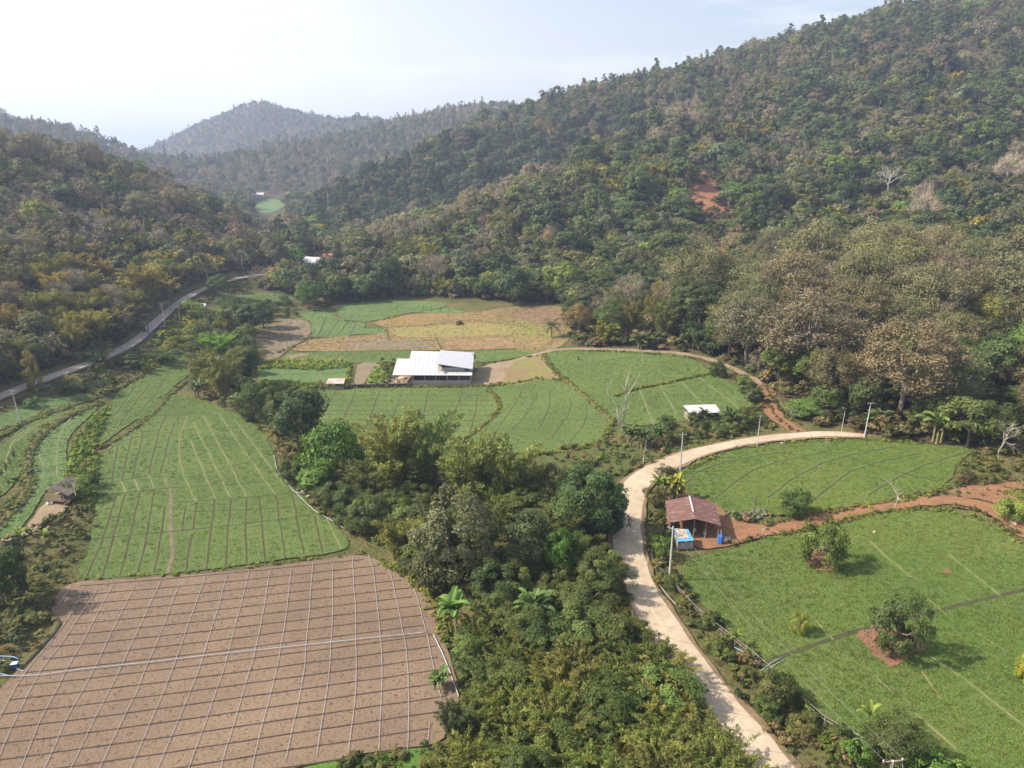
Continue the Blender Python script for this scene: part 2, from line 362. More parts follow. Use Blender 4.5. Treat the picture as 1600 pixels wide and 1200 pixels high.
def p_bamboo(seed, Hh=11., nculm=30, nl=7000, ls=.26, inst=False, spread=.34, droop=.25):
    r = np.random.default_rng(seed); m = MB(); Ps = []; va = []; per = nl//nculm
    for i in range(nculm):
        a = r.random()*6.283; s = (.1+.9*r.random()**.7)*spread*Hh; h = Hh*(.5+.5*r.random()**.8)
        b = np.array([math.cos(a), math.sin(a), 0]); b0 = b*(.3+.6*r.random())
        t = np.linspace(0, 1, 7)[:, None]
        pts = b0 + b*s*t**1.9 + np.array([0, 0, 1])*h*(t - droop*t**4) 
        if not inst or i % 4 == 0: m.tube(pts, np.linspace(.05, .012, 7) if not inst else np.linspace(.08, .02, 7), 4, cap=False)
        u = .22+.78*r.random(per)**.75; q = np.stack([np.interp(u, t[:, 0], pts[:, j]) for j in range(3)], 1)
        wd = (.25+.65*np.sin(np.clip(u, 0, 1)*math.pi)**.7)*Hh*.036
        Ps.append(q + r.normal(size=(per, 3))*wd[:, None]*[1, 1, .75]); cv = r.random(); va.append(.5*cv+.5*r.random(per))
    P = np.concatenate(Ps); va = np.concatenate(va)
    Nm = r.normal(size=P.shape)*.8+[0, 0, .5]
    up = unit(r.normal(size=P.shape)*.8 + [0, 0, .2])
    cm = leafmesh('foliage', P, Nm, ls*(.6+.8*r.random(len(P))), va, LEAFI if inst else LEAF, .26 if not inst else .38, up, r=r)
    return m.mesh('culms' if not inst else 'trunk', [CULM]), cm, Hh, Hh*(spread*2+.08)
def p_pine(seed, Hh=14., nl=900, ls=.34, inst=True):
    r = np.random.default_rng(seed); n = 15; c = []
    for i in range(n):
        z = Hh*(.35+.62*i/(n-1)); a = r.random()*6.28; rr = Hh*.13*(1.25-i/n)*(.4+.9*r.random()); c.append((rr*math.cos(a), rr*math.sin(a), z))
    c = np.array(c); k = r.integers(0, n, nl); q = unit(r.normal(size=(nl, 3))+[0, 0, .3]); cs = Hh*(.045+.035*r.random(n))
    P = c[k]+q*cs[k][:, None]*(.5+.5*r.random(nl))[:, None]*[1.25, 1.25, .6]
    cm = leafmesh('crown', P, q+r.normal(size=q.shape)*.5, ls*(.6+.8*r.random(nl)), .6*r.random(n)[k]+.4*r.random(nl), LEAFI if inst else LEAF, .5, r=r)
    m = MB(); m.tube([(0, 0, -1), (0, 0, Hh*.5), (.1, .1, Hh*.92)], [.2, .14, .05], 5, cap=False)
    for e in c: m.tube([(0, 0, e[2]-.6), e], [.06, .02], 4, cap=False)
    return m.mesh('trunk', [BARK]), cm, Hh, Hh*.4
def p_snag(seed, Hh=14.):
    r = np.random.default_rng(seed); m = MB(); m.tube([(0, 0, -1), (r.normal()*.3, 0, Hh*.5), (r.normal()*.6, r.normal()*.4, Hh*.9)], [.2, .16, .06], 5, cap=False)
    P, Nm, va, c = crownpts(r, Hh*.36, Hh*.66, Hh, 12, 500, .2, .8, .3, -.6, .4)
    for e in c[:6]: m.tube([(0, 0, Hh*(.45+.3*r.random())), e], [.07, .02], 4, cap=False)
    return m.mesh('trunk', [PALEBARK]), leafmesh('crown', P, Nm, .3*(.6+.8*r.random(500)), va, LEAFI, .5, r=r), Hh, Hh*.4
def p_banana(seed, nst=4, Hh=4.5):
    r = np.random.default_rng(seed); m = MB(); V = []; F = []; A = []; n = 0
    for s in range(nst):
        a = r.random()*6.28; rr = .25+.8*r.random(); b = np.array([math.cos(a)*rr, math.sin(a)*rr, 0]) if nst > 1 else np.zeros(3)
        hs = Hh*(.38+.2*r.random()); m.tube([b+[0, 0, -.3], b+[0, 0, hs*.6], b+[.05, 0, hs]], [.15, .12, .08], 6)
        nlf = r.integers(7, 10)
        for i in range(nlf):
            an = i*2.4+r.random()*.8; el = R(78-50*(i/nlf)-r.random()*12); L = Hh*(.42+.2*r.random()); wd = L*.135
            d = np.array([math.cos(an), math.sin(an), 0]); sd_ = np.array([-math.sin(an), math.cos(an), 0]); K = 8
            p = b+[0, 0, hs]; rows = []; e = el
            for k in range(K):
                t = k/(K-1); ww = wd*min(1, .12+1.25*math.sin(math.pi*min(1, t*.86+.09))**.7)*(.92+.16*r.random())
                up = np.array([0, 0, 1])*math.cos(e) - d*math.sin(e)
                rows += [p+sd_*ww+up*ww*.35, p, p-sd_*ww+up*ww*.35]
                p = p + (d*math.cos(e)+np.array([0, 0, 1])*math.sin(e))*L/(K-1); e -= R(85)/(K-1)*(.5+t)
            V += rows; vv = .25+.6*r.random()
            for k in range(K-1):
                for j in (0, 1): o = n+3*k+j; F.append((o, o+1, o+4, o+3))
            n += 3*K; A += [vv]*(3*K)
    cm = npmesh('leaves', np.array(V), np.array(F), [LEAF], attrs={'leafvar': ('FLOAT', 'POINT', np.array(A))})
    return m.mesh('stems', [STEM]), cm, Hh, Hh*1.1
def p_palm(seed, Hh=8., nf=17, FL=2.9, trunk=.62):
    r = np.random.default_rng(seed); m = MB(); ht = Hh*trunk
    m.tube([(0, 0, -.3), (.1, 0, ht*.5), (.05, .05, ht)], [.19, .14, .11], 7); V = []; F = []; A = []; n = 0
    for i in range(nf):
        an = i*2.399; el = R(80-95*i/nf); d = np.array([math.cos(an), math.sin(an), 0]); p = np.array([.05, .05, ht]); e = el; pts = [p]; K = 9
        for k in range(K): p = p+(d*math.cos(e)+np.array([0, 0, 1])*math.sin(e))*FL/K; e -= R(9); pts.append(p)
        m.tube(pts, np.linspace(.035, .01, len(pts)), 3, cap=False); pts = np.array(pts); vv = .2+.7*r.random()
        for t in np.linspace(.14, 1, 24):
            q = np.array([np.interp(t*K, range(K+1), pts[:, j]) for j in range(3)]); lf = FL*.27*math.sin(math.pi*(.12+.8*t))
            for sgn in (-1, 1):
                sd_ = np.array([-math.sin(an), math.cos(an), 0])*sgn; dd = unit(sd_+d*.5+np.array([0, 0, -.55])); wv = unit(np.cross(dd, [0, 0, 1.]))*.045
                V += [q-wv, q+dd*lf*.5-wv*1.3, q+dd*lf, q+dd*lf*.5+wv*1.3]; F.append((n, n+1, n+2, n+3)); n += 4; A += [vv*.7+.3*r.random()]*4
    cm = npmesh('fronds', np.array(V), np.array(F), [LEAF], attrs={'leafvar': ('FLOAT', 'POINT', np.array(A))})
    return m.mesh('trunk', [BARK]), cm, Hh, FL*1.9
def p_tuft(seed, n=26, h=.42, spread=.3, wd=.035, lean=.6, inst=True):
    r = np.random.default_rng(seed); a = r.random(n)*6.28; rr = spread*r.random(n)**.5
    b = np.stack([np.cos(a)*rr, np.sin(a)*rr, np.zeros(n)], 1); d = unit(np.stack([np.cos(a)*lean*r.random(n), np.sin(a)*lean*r.random(n), np.ones(n)], 1))
    s = unit(np.cross(d, r.normal(size=(n, 3))))*wd; hh = (h*(.5+.7*r.random(n)))[:, None]
    V = np.stack([b-s*.6, b+s*.6, b+d*hh*.6+s, b+d*hh+[.03, 0, -.02]], 1).reshape(-1, 3)
    return npmesh('tuft', V, np.arange(4*n).reshape(n, 4), [LEAFI], attrs={'leafvar': ('FLOAT', 'POINT', np.repeat(r.random(n), 4))})
def p_bush(seed, nl=260, Wd=1.2, Hh=.9, ls=.13, asp=.6):
    r = np.random.default_rng(seed); P, Nm, va, c = crownpts(r, Wd, -.1, Hh, 12, nl, .2, .8, .3, -.1, .4)
    return leafmesh('bush', P, Nm, ls*(.6+.8*r.random(nl)), va, LEAFI, asp, r=r)

# tree models: near ones with small leaves, far ones with fewer, larger ones
NEAR = {
 'broad': [p_broad(11), p_broad(12, 9, 8.5, 6500), p_broad(13, 11, 8, 6500, nc=56), p_broad(14, 8, 8, 5500, cr=.18)],
 'fine': [p_broad(21, 10, 9, 9000, .16, 80, cr=.11), p_broad(22, 11, 8, 9000, .16, 80, cr=.11, bump=.4)],
 'vine': [p_broad(31, 9, 6.5, 12500, .13, 66, z0=.0, cr=.14, bottom=-.95, fill=.75), p_broad(32, 8, 7, 12500, .13, 66, z0=-.05, cr=.13, bottom=-.95, fill=.75, bump=.4)],
 'dry': [p_dry(41, nl=13000, ls=.125, fill=.66, twigs=2200), p_dry(42, 13, 9, 13000, .12, nc=90, fill=.7, twigs=2200), p_dry(43, 12, 10, 12000, .13, nc=90, fill=.66, twigs=2600), p_dry(44, 14, 9, 12000, .13, fill=.7, twigs=2600)],
 'bare': [p_dry(51, 10, 7, 700, .14, 60, False, 2600), p_dry(52, 11, 7.5, 500, .14, 60, False, 3000)], 'pale': [p_bare(53, 10, n=5), p_bare(54, 11, n=5)],
 'bamboo': [p_bamboo(61, 11, 46, 11500, .21), p_bamboo(62, 12, 50, 12500, .21), p_bamboo(63, 10, 42, 10500, .2, spread=.4, droop=.3)],
 'shrub': [p_broad(71, 3, 3.4, 2600, .11, 26, z0=-.05, cr=.17, bottom=-.6, bump=.4), p_broad(72, 2.8, 3, 2400, .1, 24, z0=-.05, cr=.19, bottom=-.6, bump=.4), p_broad(73, 3.2, 2.8, 2600, .12, 30, z0=0, cr=.15, bottom=-.6, fill=.4, bump=.5)],
 'leafy': [p_bamboo(81, 4.5, 44, 7000, .12, spread=.55, droop=.32), p_bamboo(82, 5, 48, 7600, .12, spread=.5, droop=.35), p_bamboo(83, 4, 44, 7000, .11, spread=.6, droop=.3)],
 'banana': [p_banana(91), p_banana(92, 3), p_banana(93, 5)], 'banana1': [p_banana(94, 1, 4)],
 'palm': [p_palm(95), p_palm(96, 6.5, 15, 2.8, .45)],
 'field': [p_broad(97, 5.2, 6.4, 5600, .13, 52, z0=-.1, cr=.13, fill=.5, bump=.3, bottom=-.75), p_broad(98, 5.2, 6, 5400, .13, 48, z0=-.1, cr=.14, fill=.5, bump=.35, bottom=-.75)],
}
FAR = {
 'broad': [p_broad(111, 10, 8, 2300, .36, 44, True, fill=.78, flat=.9), p_broad(112, 10, 9, 2400, .36, 50, True, bump=.4, fill=.75, flat=.9), p_broad(113, 12, 8, 2300, .35, 44, True, fill=.75, flat=.9), p_broad(114, 9, 8, 2200, .36, 34, True, cr=.19, fill=.8), p_broad(115, 11, 7, 2200, .35, 44, True, bump=.45, flat=.9)],
 'dry': [p_dry(141, 11, 8, 2000, .26, 50, True, 400, fill=.7), p_dry(142, 12, 8, 1900, .26, 50, True, 450, fill=.7), p_dry(143, 10, 9, 1900, .25, 50, True, 500, fill=.7)],
 'bare': [p_dry(151, 11, 7, 160, .25, 40, True, 620, fill=.35), p_dry(152, 12, 7.5, 120, .25, 40, True, 700, fill=.35)],
 'bamboo': [p_bamboo(161, 10, 22, 1600, .5, True), p_bamboo(162, 11, 22, 1600, .5, True)],
 'pine': [p_pine(171), p_pine(172, 15), p_pine(173, 13)], 'snag': [p_snag(181), p_snag(182, 15)],
}
FAR['fine'] = FAR['broad']; FAR['vine'] = FAR['broad']
def joined(pr, name):
    """trunk and crown in one mesh, for the far wood"""
    tm, cm = pr[0], pr[1]
    def arr(me):
        V = np.empty(len(me.vertices)*3); me.vertices.foreach_get('co', V); F = np.empty(len(me.loops), int); me.loops.foreach_get('vertex_index', F)
        T = np.empty(len(me.polygons), int); me.polygons.foreach_get('loop_total', T); return V.reshape(-1, 3), F, T
    V1, F1, T1 = arr(tm); V2, F2, T2 = arr(cm)
    me = bpy.data.meshes.new(name); V = np.concatenate([V1, V2]).astype(np.float32)
    me.vertices.add(len(V)); me.vertices.foreach_set('co', V.ravel()); li = np.concatenate([F1, F2+len(V1)]).astype(np.int32); T = np.concatenate([T1, T2])
    me.loops.add(len(li)); me.loops.foreach_set('vertex_index', li); me.polygons.add(len(T)); me.polygons.foreach_set('loop_start', np.concatenate([[0], np.cumsum(T)[:-1]]).astype(np.int32))
    me.materials.append(tm.materials[0]); me.materials.append(cm.materials[0])
    me.polygons.foreach_set('material_index', np.concatenate([np.zeros(len(T1)), np.ones(len(T2))]).astype(np.int32))
    A = np.full(len(V), .5, np.float32); a2 = np.empty(len(V2), np.float32); cm.attributes['leafvar'].data.foreach_get('value', a2); A[len(V1):] = a2
    at = me.attributes.new('leafvar', 'FLOAT', 'POINT'); at.data.foreach_set('value', A); me.update(calc_edges=True); return me

def scatter(name, protos, P, idx, rot, scl, tint, label, cat, mat=None):
    """one object whose geometry nodes set a model on every point"""
    pc = bpy.data.collections.new(name+'_models')
    for i, me in enumerate(protos):
        o = bpy.data.objects.new('%s_model_%02d' % (name, i), me); pc.objects.link(o)
    n = len(P); tint = np.concatenate([tint, np.ones((n, 1))], 1)
    me = npmesh(name, P, [], attrs={'mi': ('INT', 'POINT', idx.astype(np.int32)), 'rt': ('FLOAT_VECTOR', 'POINT', rot.astype(np.float32)),
        'sc': ('FLOAT_VECTOR', 'POINT', scl.astype(np.float32)), 'tint': ('FLOAT_COLOR', 'POINT', tint.astype(np.float32))})
    o = link(name, me, label=label, cat=cat, kind='stuff')
    g = bpy.data.node_groups.new(name+'_nodes', 'GeometryNodeTree')
    g.interface.new_socket('Geometry', in_out='INPUT', socket_type='NodeSocketGeometry'); g.interface.new_socket('Geometry', in_out='OUTPUT', socket_type='NodeSocketGeometry')
    a = g.nodes.new('NodeGroupInput'); b = g.nodes.new('NodeGroupOutput'); ip = g.nodes.new('GeometryNodeInstanceOnPoints')
    ci = g.nodes.new('GeometryNodeCollectionInfo'); ci.inputs[0].default_value = pc; ci.inputs['Separate Children'].default_value = True; ci.inputs['Reset Children'].default_value = True
    def att(nm, ty):
        x = g.nodes.new('GeometryNodeInputNamedAttribute'); x.data_type = ty; x.inputs[0].default_value = nm; return x.outputs[0]
    l = g.links; l.new(a.outputs[0], ip.inputs['Points']); l.new(ci.outputs[0], ip.inputs['Instance']); ip.inputs['Pick Instance'].default_value = True
    l.new(att('mi', 'INT'), ip.inputs['Instance Index'])
    e2r = g.nodes.new('FunctionNodeEulerToRotation'); l.new(att('rt', 'FLOAT_VECTOR'), e2r.inputs[0]); l.new(e2r.outputs[0], ip.inputs['Rotation'])
    l.new(att('sc', 'FLOAT_VECTOR'), ip.inputs['Scale']); l.new(ip.outputs[0], b.inputs[0])
    md = o.modifiers.new('scatter', 'NODES'); md.node_group = g
    return o

# ------------------------------------------------------------------ placing single plants
PARTS = {'bamboo': ('culms', 'foliage'), 'leafy': ('stems', 'foliage'), 'banana': ('stem', 'leaves'), 'banana1': ('stem', 'leaves'), 'palm': ('trunk', 'fronds'), 'shrub': ('stem', 'foliage')}
KNAME = {'pale': 'bare_tree', 'broad': 'broadleaf_tree', 'fine': 'broadleaf_tree', 'vine': 'vine_covered_tree', 'dry': 'dry_tree', 'bare': 'bare_tree', 'bamboo': 'bamboo_clump', 'shrub': 'shrub', 'leafy': 'leafy_thicket',
         'banana': 'banana_plant', 'banana1': 'banana_plant', 'palm': 'palm_tree', 'field': 'young_fruit_tree', 'pine': 'pine_tree'}
KCAT = {'pale': 'bare tree', 'broad': 'tree', 'fine': 'tree', 'vine': 'tree', 'dry': 'tree', 'bare': 'bare tree', 'bamboo': 'bamboo', 'shrub': 'shrub', 'leafy': 'thicket', 'banana': 'banana plant', 'banana1': 'banana plant', 'palm': 'palm tree', 'field': 'fruit tree', 'pine': 'pine tree'}
def plant(kind, pos, h, wdt=None, tint=(.06, .09, .03), label=None, group=None, var=None, far=False, name=None, cat=None, rz=None, sink=.15):
    pr = (FAR if far else NEAR)[kind]; t = pr[(rng.integers(len(pr)) if var is None else var) % len(pr)]
    sz = h/t[2]; sx = sz if wdt is None else wdt/t[3]
    e = empty(name or KNAME[kind], (pos[0], pos[1], pos[2]-sink), rng.random()*6.28 if rz is None else rz, label, cat or KCAT[kind], group); e.scale = (sx, sx, sz)
    a, b = PARTS.get(kind, ('trunk', 'crown'))
    link(a, t[0], e)
    if t[1]:
        c = link(b, t[1], e); c.color = (*tint, 1)
    return e
def jit(c, a=.12):
    k = 1+rng.normal()*a; return tuple(float(np.clip(x*k*(1+rng.normal()*.05), .005, .8)) for x in c)
DARK = (.045, .066, .027); MID = (.075, .1, .036); OLIVE = (.12, .13, .048); YELL = (.22, .2, .05); BRIGHT = (.12, .2, .04); BROWN = (.19, .155, .09); GREYB = (.22, .185, .14)
GREYG = (.105, .115, .07); ORANGE = (.22, .14, .04)
# ------------------------------------------------------------------ ground: terrain, fields, roads
def resample(P, step):
    P = np.asarray(P, float)[:, :2]; d = np.linalg.norm(np.diff(P, axis=0), axis=1); s = np.concatenate([[0], np.cumsum(d)]); n = max(2, int(s[-1]/step)+1)
    t = np.linspace(0, s[-1], n); return np.stack([np.interp(t, s, P[:, 0]), np.interp(t, s, P[:, 1])], 1)
def smooth(P, k=2, closed=False):
    P = np.asarray(P, float)[:, :2]
    for _ in range(k):
        if closed:
            Q = np.roll(P, -1, 0); P = np.stack([P*.75+Q*.25, P*.25+Q*.75], 1).reshape(-1, 2)
        else:
            a = P[:-1]*.75+P[1:]*.25; b = P[:-1]*.25+P[1:]*.75; P = np.concatenate([P[:1], np.stack([a, b], 1).reshape(-1, 2), P[-1:]])
    return P
def inside(P, x, y):
    x = np.asarray(x, float); y = np.asarray(y, float); r = np.zeros(x.shape, bool); n = len(P); j = n-1
    for i in range(n):
        xi, yi = P[i][0], P[i][1]; xj, yj = P[j][0], P[j][1]
        if yi != yj: r ^= ((yi > y) != (yj > y)) & (x < (xj-xi)*(y-yi)/(yj-yi)+xi)
        j = i
    return r
def sheet(name, poly, mat, off=.05, res=3., world=False, rough=.0, sm=1, parent=None, **kw):
    P = np.asarray(poly, float)[:, :2] if world else GP(poly)[:, :2]
    if sm: P = smooth(P, sm, True)
    Q = resample(np.concatenate([P, P[:1]]), max(res*.5, .6))[:-1]
    if rough:
        Q = Q + np.stack([vnoise(Q[:, 0]*.9, Q[:, 1]*.9, 5)-.5, vnoise(Q[:, 0]*.9, Q[:, 1]*.9, 6)-.5], 1)*2*rough
    x0, y0 = Q.min(0); x1, y1 = Q.max(0); xx, yy = np.meshgrid(np.arange(x0, x1, res), np.arange(y0, y1, res)); xx = xx.ravel(); yy = yy.ravel()
    k = inside(Q, xx, yy); pts = [Vector((float(a), float(b))) for a, b in Q]+[Vector((float(a), float(b))) for a, b in zip(xx[k], yy[k])]
    v, e, f, *_ = delaunay_2d_cdt(pts, [(i, (i+1) % len(Q)) for i in range(len(Q))], [list(range(len(Q)))], 1, .01)
    V = np.array([(a[0], a[1]) for a in v]); Z = H(V[:, 0], V[:, 1])+off
    F = np.array([t for t in f if len(t) == 3]); c = V[F].mean(1); F = F[inside(Q, c[:, 0], c[:, 1])]
    a = V[F]; ar = (a[:, 1, 0]-a[:, 0, 0])*(a[:, 2, 1]-a[:, 0, 1])-(a[:, 1, 1]-a[:, 0, 1])*(a[:, 2, 0]-a[:, 0, 0]); F[ar < 0] = F[ar < 0][:, ::-1]
    o = link(name, npmesh(name, np.column_stack([V, Z]), F, [mat], True), parent, **kw)
    if parent is None and 'kind' not in kw: o['kind'] = 'structure'
    return o, Q
def ribbon_mb(m, P, wd, off=.08, step=1.6, world=False, wob=.0, sm=1):
    P = np.asarray(P, float)[:, :2] if world else GP(P)[:, :2]
    if sm and len(P) > 2: P = smooth(P, sm)
    P = resample(P, step); d = np.gradient(P, axis=0); d /= np.linalg.norm(d, axis=1, keepdims=True)+1e-9; nrm = np.stack([-d[:, 1], d[:, 0]], 1)
    if wob: P = P + nrm*((vnoise(P[:, 0]*.35, P[:, 1]*.35, 8)-.5)*wob*2)[:, None]
    wv = (wd*(.75+.5*vnoise(P[:, 0]*.8, P[:, 1]*.8, 4)))[:, None]/2 if np.isscalar(wd) else np.asarray(wd)[:, None]/2
    A = P+nrm*wv; B = P-nrm*wv; n = len(P)
    V = np.concatenate([np.column_stack([A, H(A[:, 0], A[:, 1])+off]), np.column_stack([B, H(B[:, 0], B[:, 1])+off])])
    m.add(V, [(i, n+i, n+i+1, i+1) for i in range(n-1)])
def ridge_mb(m, P, wd, ht, step=1.5, world=False):
    """a low earth bank along a line"""
    P = np.asarray(P, float)[:, :2] if world else GP(P)[:, :2]
    P = resample(smooth(P, 2), step); d = np.gradient(P, axis=0); d /= np.linalg.norm(d, axis=1, keepdims=True)+1e-9; nr = np.stack([-d[:, 1], d[:, 0]], 1); n = len(P)
    V = []
    for s, z in ((-.5, -.1), (-.28, .8), (0, 1.), (.28, .75), (.5, -.1)):
        j = 1+.35*(vnoise(P[:, 0]*.5, P[:, 1]*.5, int(s*10)+20)-.5); A = P+nr*(s*wd*j)[:, None]; V.append(np.column_stack([A, H(P[:, 0], P[:, 1])+z*ht*(.8+.5*vnoise(P[:, 0]*.7, P[:, 1]*.7, int(s*10)+40))]))
    m.add(np.concatenate(V), [(k*n+i, k*n+i+1, (k+1)*n+i+1, (k+1)*n+i) for k in range(4) for i in range(n-1)])

# valley floor, in photo pixels: everything outside it is wooded
VAL = [(-400,700),(-60,632),(0,603),(60,582),(140,555),(178,537),(212,515),(228,494),(258,468),(293,448),(343,428),(418,422),(428,430),(405,446),(400,452),(450,457),(468,468),(472,480),(505,482),(520,473),(640,463),(700,465),(790,470),(880,474),(903,488),(893,540),
       (960,543),(1060,549),(1115,557),(1165,582),(1210,612),(1240,655),(1345,673),(1440,692),(1510,700),(1620,690),(1750,700),(1800,1500),(-800,1500)]
VALW = GP(VAL)[:, :2]
FARF = [GP([(396,310),(442,309),(452,320),(430,334),(398,334)])[:, :2], GP([(384,359),(432,358),(436,368),(384,369)])[:, :2]]
def seg_d(px, py, pts):
    d = np.full(np.shape(px), 1e9)
    for (ax, ay), (bx, by) in zip(pts[:-1], pts[1:]):
        t = np.clip(((px-ax)*(bx-ax)+(py-ay)*(by-ay))/((bx-ax)**2+(by-ay)**2+1e-9), 0, 1); d = np.minimum(d, np.hypot(px-ax-t*(bx-ax), py-ay-t*(by-ay)))
    return d
SLIDE = [GP([(1062,262),(1100,268),(1124,300),(1136,338),(1118,344),(1090,325),(1070,305)])[:, :2], GP([(1066,356),(1120,356),(1137,395),(1122,414),(1080,396)])[:, :2],
         GP([(1005,322),(1024,320),(1022,334),(1006,334)])[:, :2], GP([(727,420),(748,420),(748,446),(730,448)])[:, :2], GP([(1120,235),(1140,232),(1136,258),(1126,255)])[:, :2]]
az = np.concatenate([np.linspace(-180, -50, 40)[:-1], np.linspace(-50, 50, 520), np.linspace(50, 180, 40)[1:-1]])*math.pi/180
rr = np.concatenate([np.linspace(2, 60, 12)[:-1], np.geomspace(60, 6800, 380)])
A_, R_ = np.meshgrid(az, rr); X_ = (R_*np.sin(A_)).ravel(); Y_ = (R_*np.cos(A_)).ravel(); Z_ = H(X_, Y_)-.12
na, nr_ = len(az), len(rr); ii, jj = np.meshgrid(np.arange(na), np.arange(nr_-1)); i2 = (ii+1) % na
F_ = np.stack([jj*na+ii, jj*na+i2, (jj+1)*na+i2, (jj+1)*na+ii], -1).reshape(-1, 4)[:, ::-1]
mk = np.zeros((len(X_), 4), np.float32); mk[:, 3] = 1
vin = inside(VALW, X_, Y_); mk[:, 0] = vin
for q in SLIDE[:3]+SLIDE[4:]:
    mk[:, 1] = np.maximum(mk[:, 1], inside(q, X_, Y_))
V_ = np.column_stack([X_, Y_, Z_]); V_ = np.concatenate([V_, [[0, 0, float(H(0, 0))-.12]]]); mk = np.concatenate([mk, [[1, 0, 0, 1]]])
F3 = np.array([(len(X_), (i+1) % na, i) for i in range(na)])
m, n, l = newmat('ground_material')
co = N(n, 'ShaderNodeTexCoord'); at = N(n, 'ShaderNodeAttribute', attribute_name='cover'); se = N(n, 'ShaderNodeSeparateColor'); l.new(at.outputs['Color'], se.inputs[0])
def nz_(sc, d=5., ro=.65): 
    t = N(n, 'ShaderNodeTexNoise', i_Scale=sc, i_Detail=d, i_Roughness=ro); l.new(co.outputs['Object'], t.inputs[0]); return t.outputs[0]
def mix_(f, a, b, lo=.4, hi=.6):
    mr = N(n, 'ShaderNodeMapRange'); mr.inputs[1].default_value = lo; mr.inputs[2].default_value = hi; l.new(f, mr.inputs[0]); x = N(n, 'ShaderNodeMixRGB'); l.new(mr.outputs[0], x.inputs[0])
    for k, c in ((1, a), (2, b)):
        if isinstance(c, tuple): x.inputs[k].default_value = (*c, 1)
        else: l.new(c, x.inputs[k])
    return x.outputs[0]
lit = mix_(nz_(.05), (.065, .055, .03), (.1, .075, .045)); lit = mix_(nz_(.7), lit, (.05, .06, .022), .5, .7)
gr = mix_(nz_(.09), (.075, .085, .028), (.14, .12, .05), .4, .62); gr = mix_(nz_(1.2), gr, (.12, .085, .05), .55, .72); gr = mix_(nz_(3.), gr, (.04, .055, .015), .52, .7)
red = mix_(nz_(.3), (.27, .13, .075), (.2, .1, .06))
c0 = mix_(se.outputs[0], lit, gr); c0 = mix_(se.outputs[1], c0, red)
b = N(n, 'ShaderNodeBsdfPrincipled', i_Roughness=.95); b.inputs['Specular IOR Level'].default_value = .1; l.new(c0, b.inputs['Base Color'])
bp = N(n, 'ShaderNodeBump', i_Strength=.8, i_Distance=.5); l.new(nz_(1.5, 6.), bp.inputs['Height']); l.new(bp.outputs[0], b.inputs['Normal'])
o = N(n, 'ShaderNodeOutputMaterial'); l.new(b.outputs[0], o.inputs[0]); GROUND = m
link('terrain', npmesh('terrain', V_, [F_, F3], [GROUND], True, attrs={'cover': ('FLOAT_COLOR', 'POINT', mk)}), kind='structure')

C_G1 = (.128, .175, .048); C_G2 = (.09, .138, .038)
CROP = surf('crop_material', C_G1, C_G2, .055, (.055, .085, .024), 2.6, .6, .9, 1., 4., bdist=.3, lo3=.5, hi3=.68)
CROPB = surf('blue_green_crop_material', (.12, .18, .06), (.09, .15, .05), .06, (.06, .1, .036), 2.4, .7, .9, .9, 4., bdist=.25, lo3=.5, hi3=.7)
GRASSF = surf('tall_crop_material', (.085, .145, .032), (.12, .16, .042), .045, (.15, .16, .05), 1.6, .6, .85, 1., 3.2, bdist=.3, lo3=.5)
YELLOWG = surf('yellow_green_material', (.16, .24, .03), (.12, .2, .03), .4, (.08, .15, .02), 1.5, .6, .9, 1., 3., bdist=.3)
EARTH = surf('mulched_soil_material', (.156, .11, .077), (.218, .155, .105), .06, (.085, .06, .045), 3.2, .95, .95, .6, 5., lo3=.52, hi3=.72)
FURROW = surf('furrow_soil_material', (.05, .042, .024), (.075, .06, .034), .8, rough=.95)
PALEF = surf('dry_furrow_material', (.2, .18, .08), (.11, .13, .045), .6, rough=.95)
GREENL = surf('weedy_line_material', (.05, .075, .02), (.1, .11, .03), .6, (.13, .1, .05), 2, .6, rough=.95, bump=.6)
DKLINE = surf('dark_gap_material', (.04, .05, .02), (.07, .06, .03), .8, rough=.95)  # dark green-brown of the lines through the right-hand crops
REDS = surf('red_soil_material', (.225, .11, .055), (.16, .085, .045), .3, (.3, .175, .1), 1.6, .7, .95, .4, 4)
TAN = surf('tan_soil_material', (.25, .185, .12), (.17, .13, .08), .25, (.34, .265, .18), 2.5, .5, .95, .3, 4)
STUB = surf('stubble_material', (.22, .145, .065), (.17, .12, .065), .1, (.27, .2, .07), .9, .75, .95, .5, 3)
PURP = surf('fallow_soil_material', (.15, .118, .08), (.2, .155, .1), .15, (.18, .16, .09), 1.6, .5, .95, .5, 3)
PAST = surf('dry_pasture_material', (.2, .135, .075), (.19, .19, .055), .09, (.13, .09, .05), 1.1, .7, .95, .6, 2.5)
FIELDS = {}; LINES = []
def field(name, poly, mat, lines=(), off=.05, res=3., rough=.15, sm=1):
    o, Q = sheet(name, poly, mat, off, res, rough=rough, sm=sm); FIELDS.setdefault(name, []).append(Q)
    for nm, mt, wd, Ls in lines:
        mm_ = MB()
        for Lp in Ls: LINES.append((GP(Lp)[:, :2], wd))
        for Lp in Ls: ribbon_mb(mm_, Lp, wd, off+.03+(.004 if mt is PALEF else 0), wob=.12)
        mm_.build(nm, mt, o)
    return o
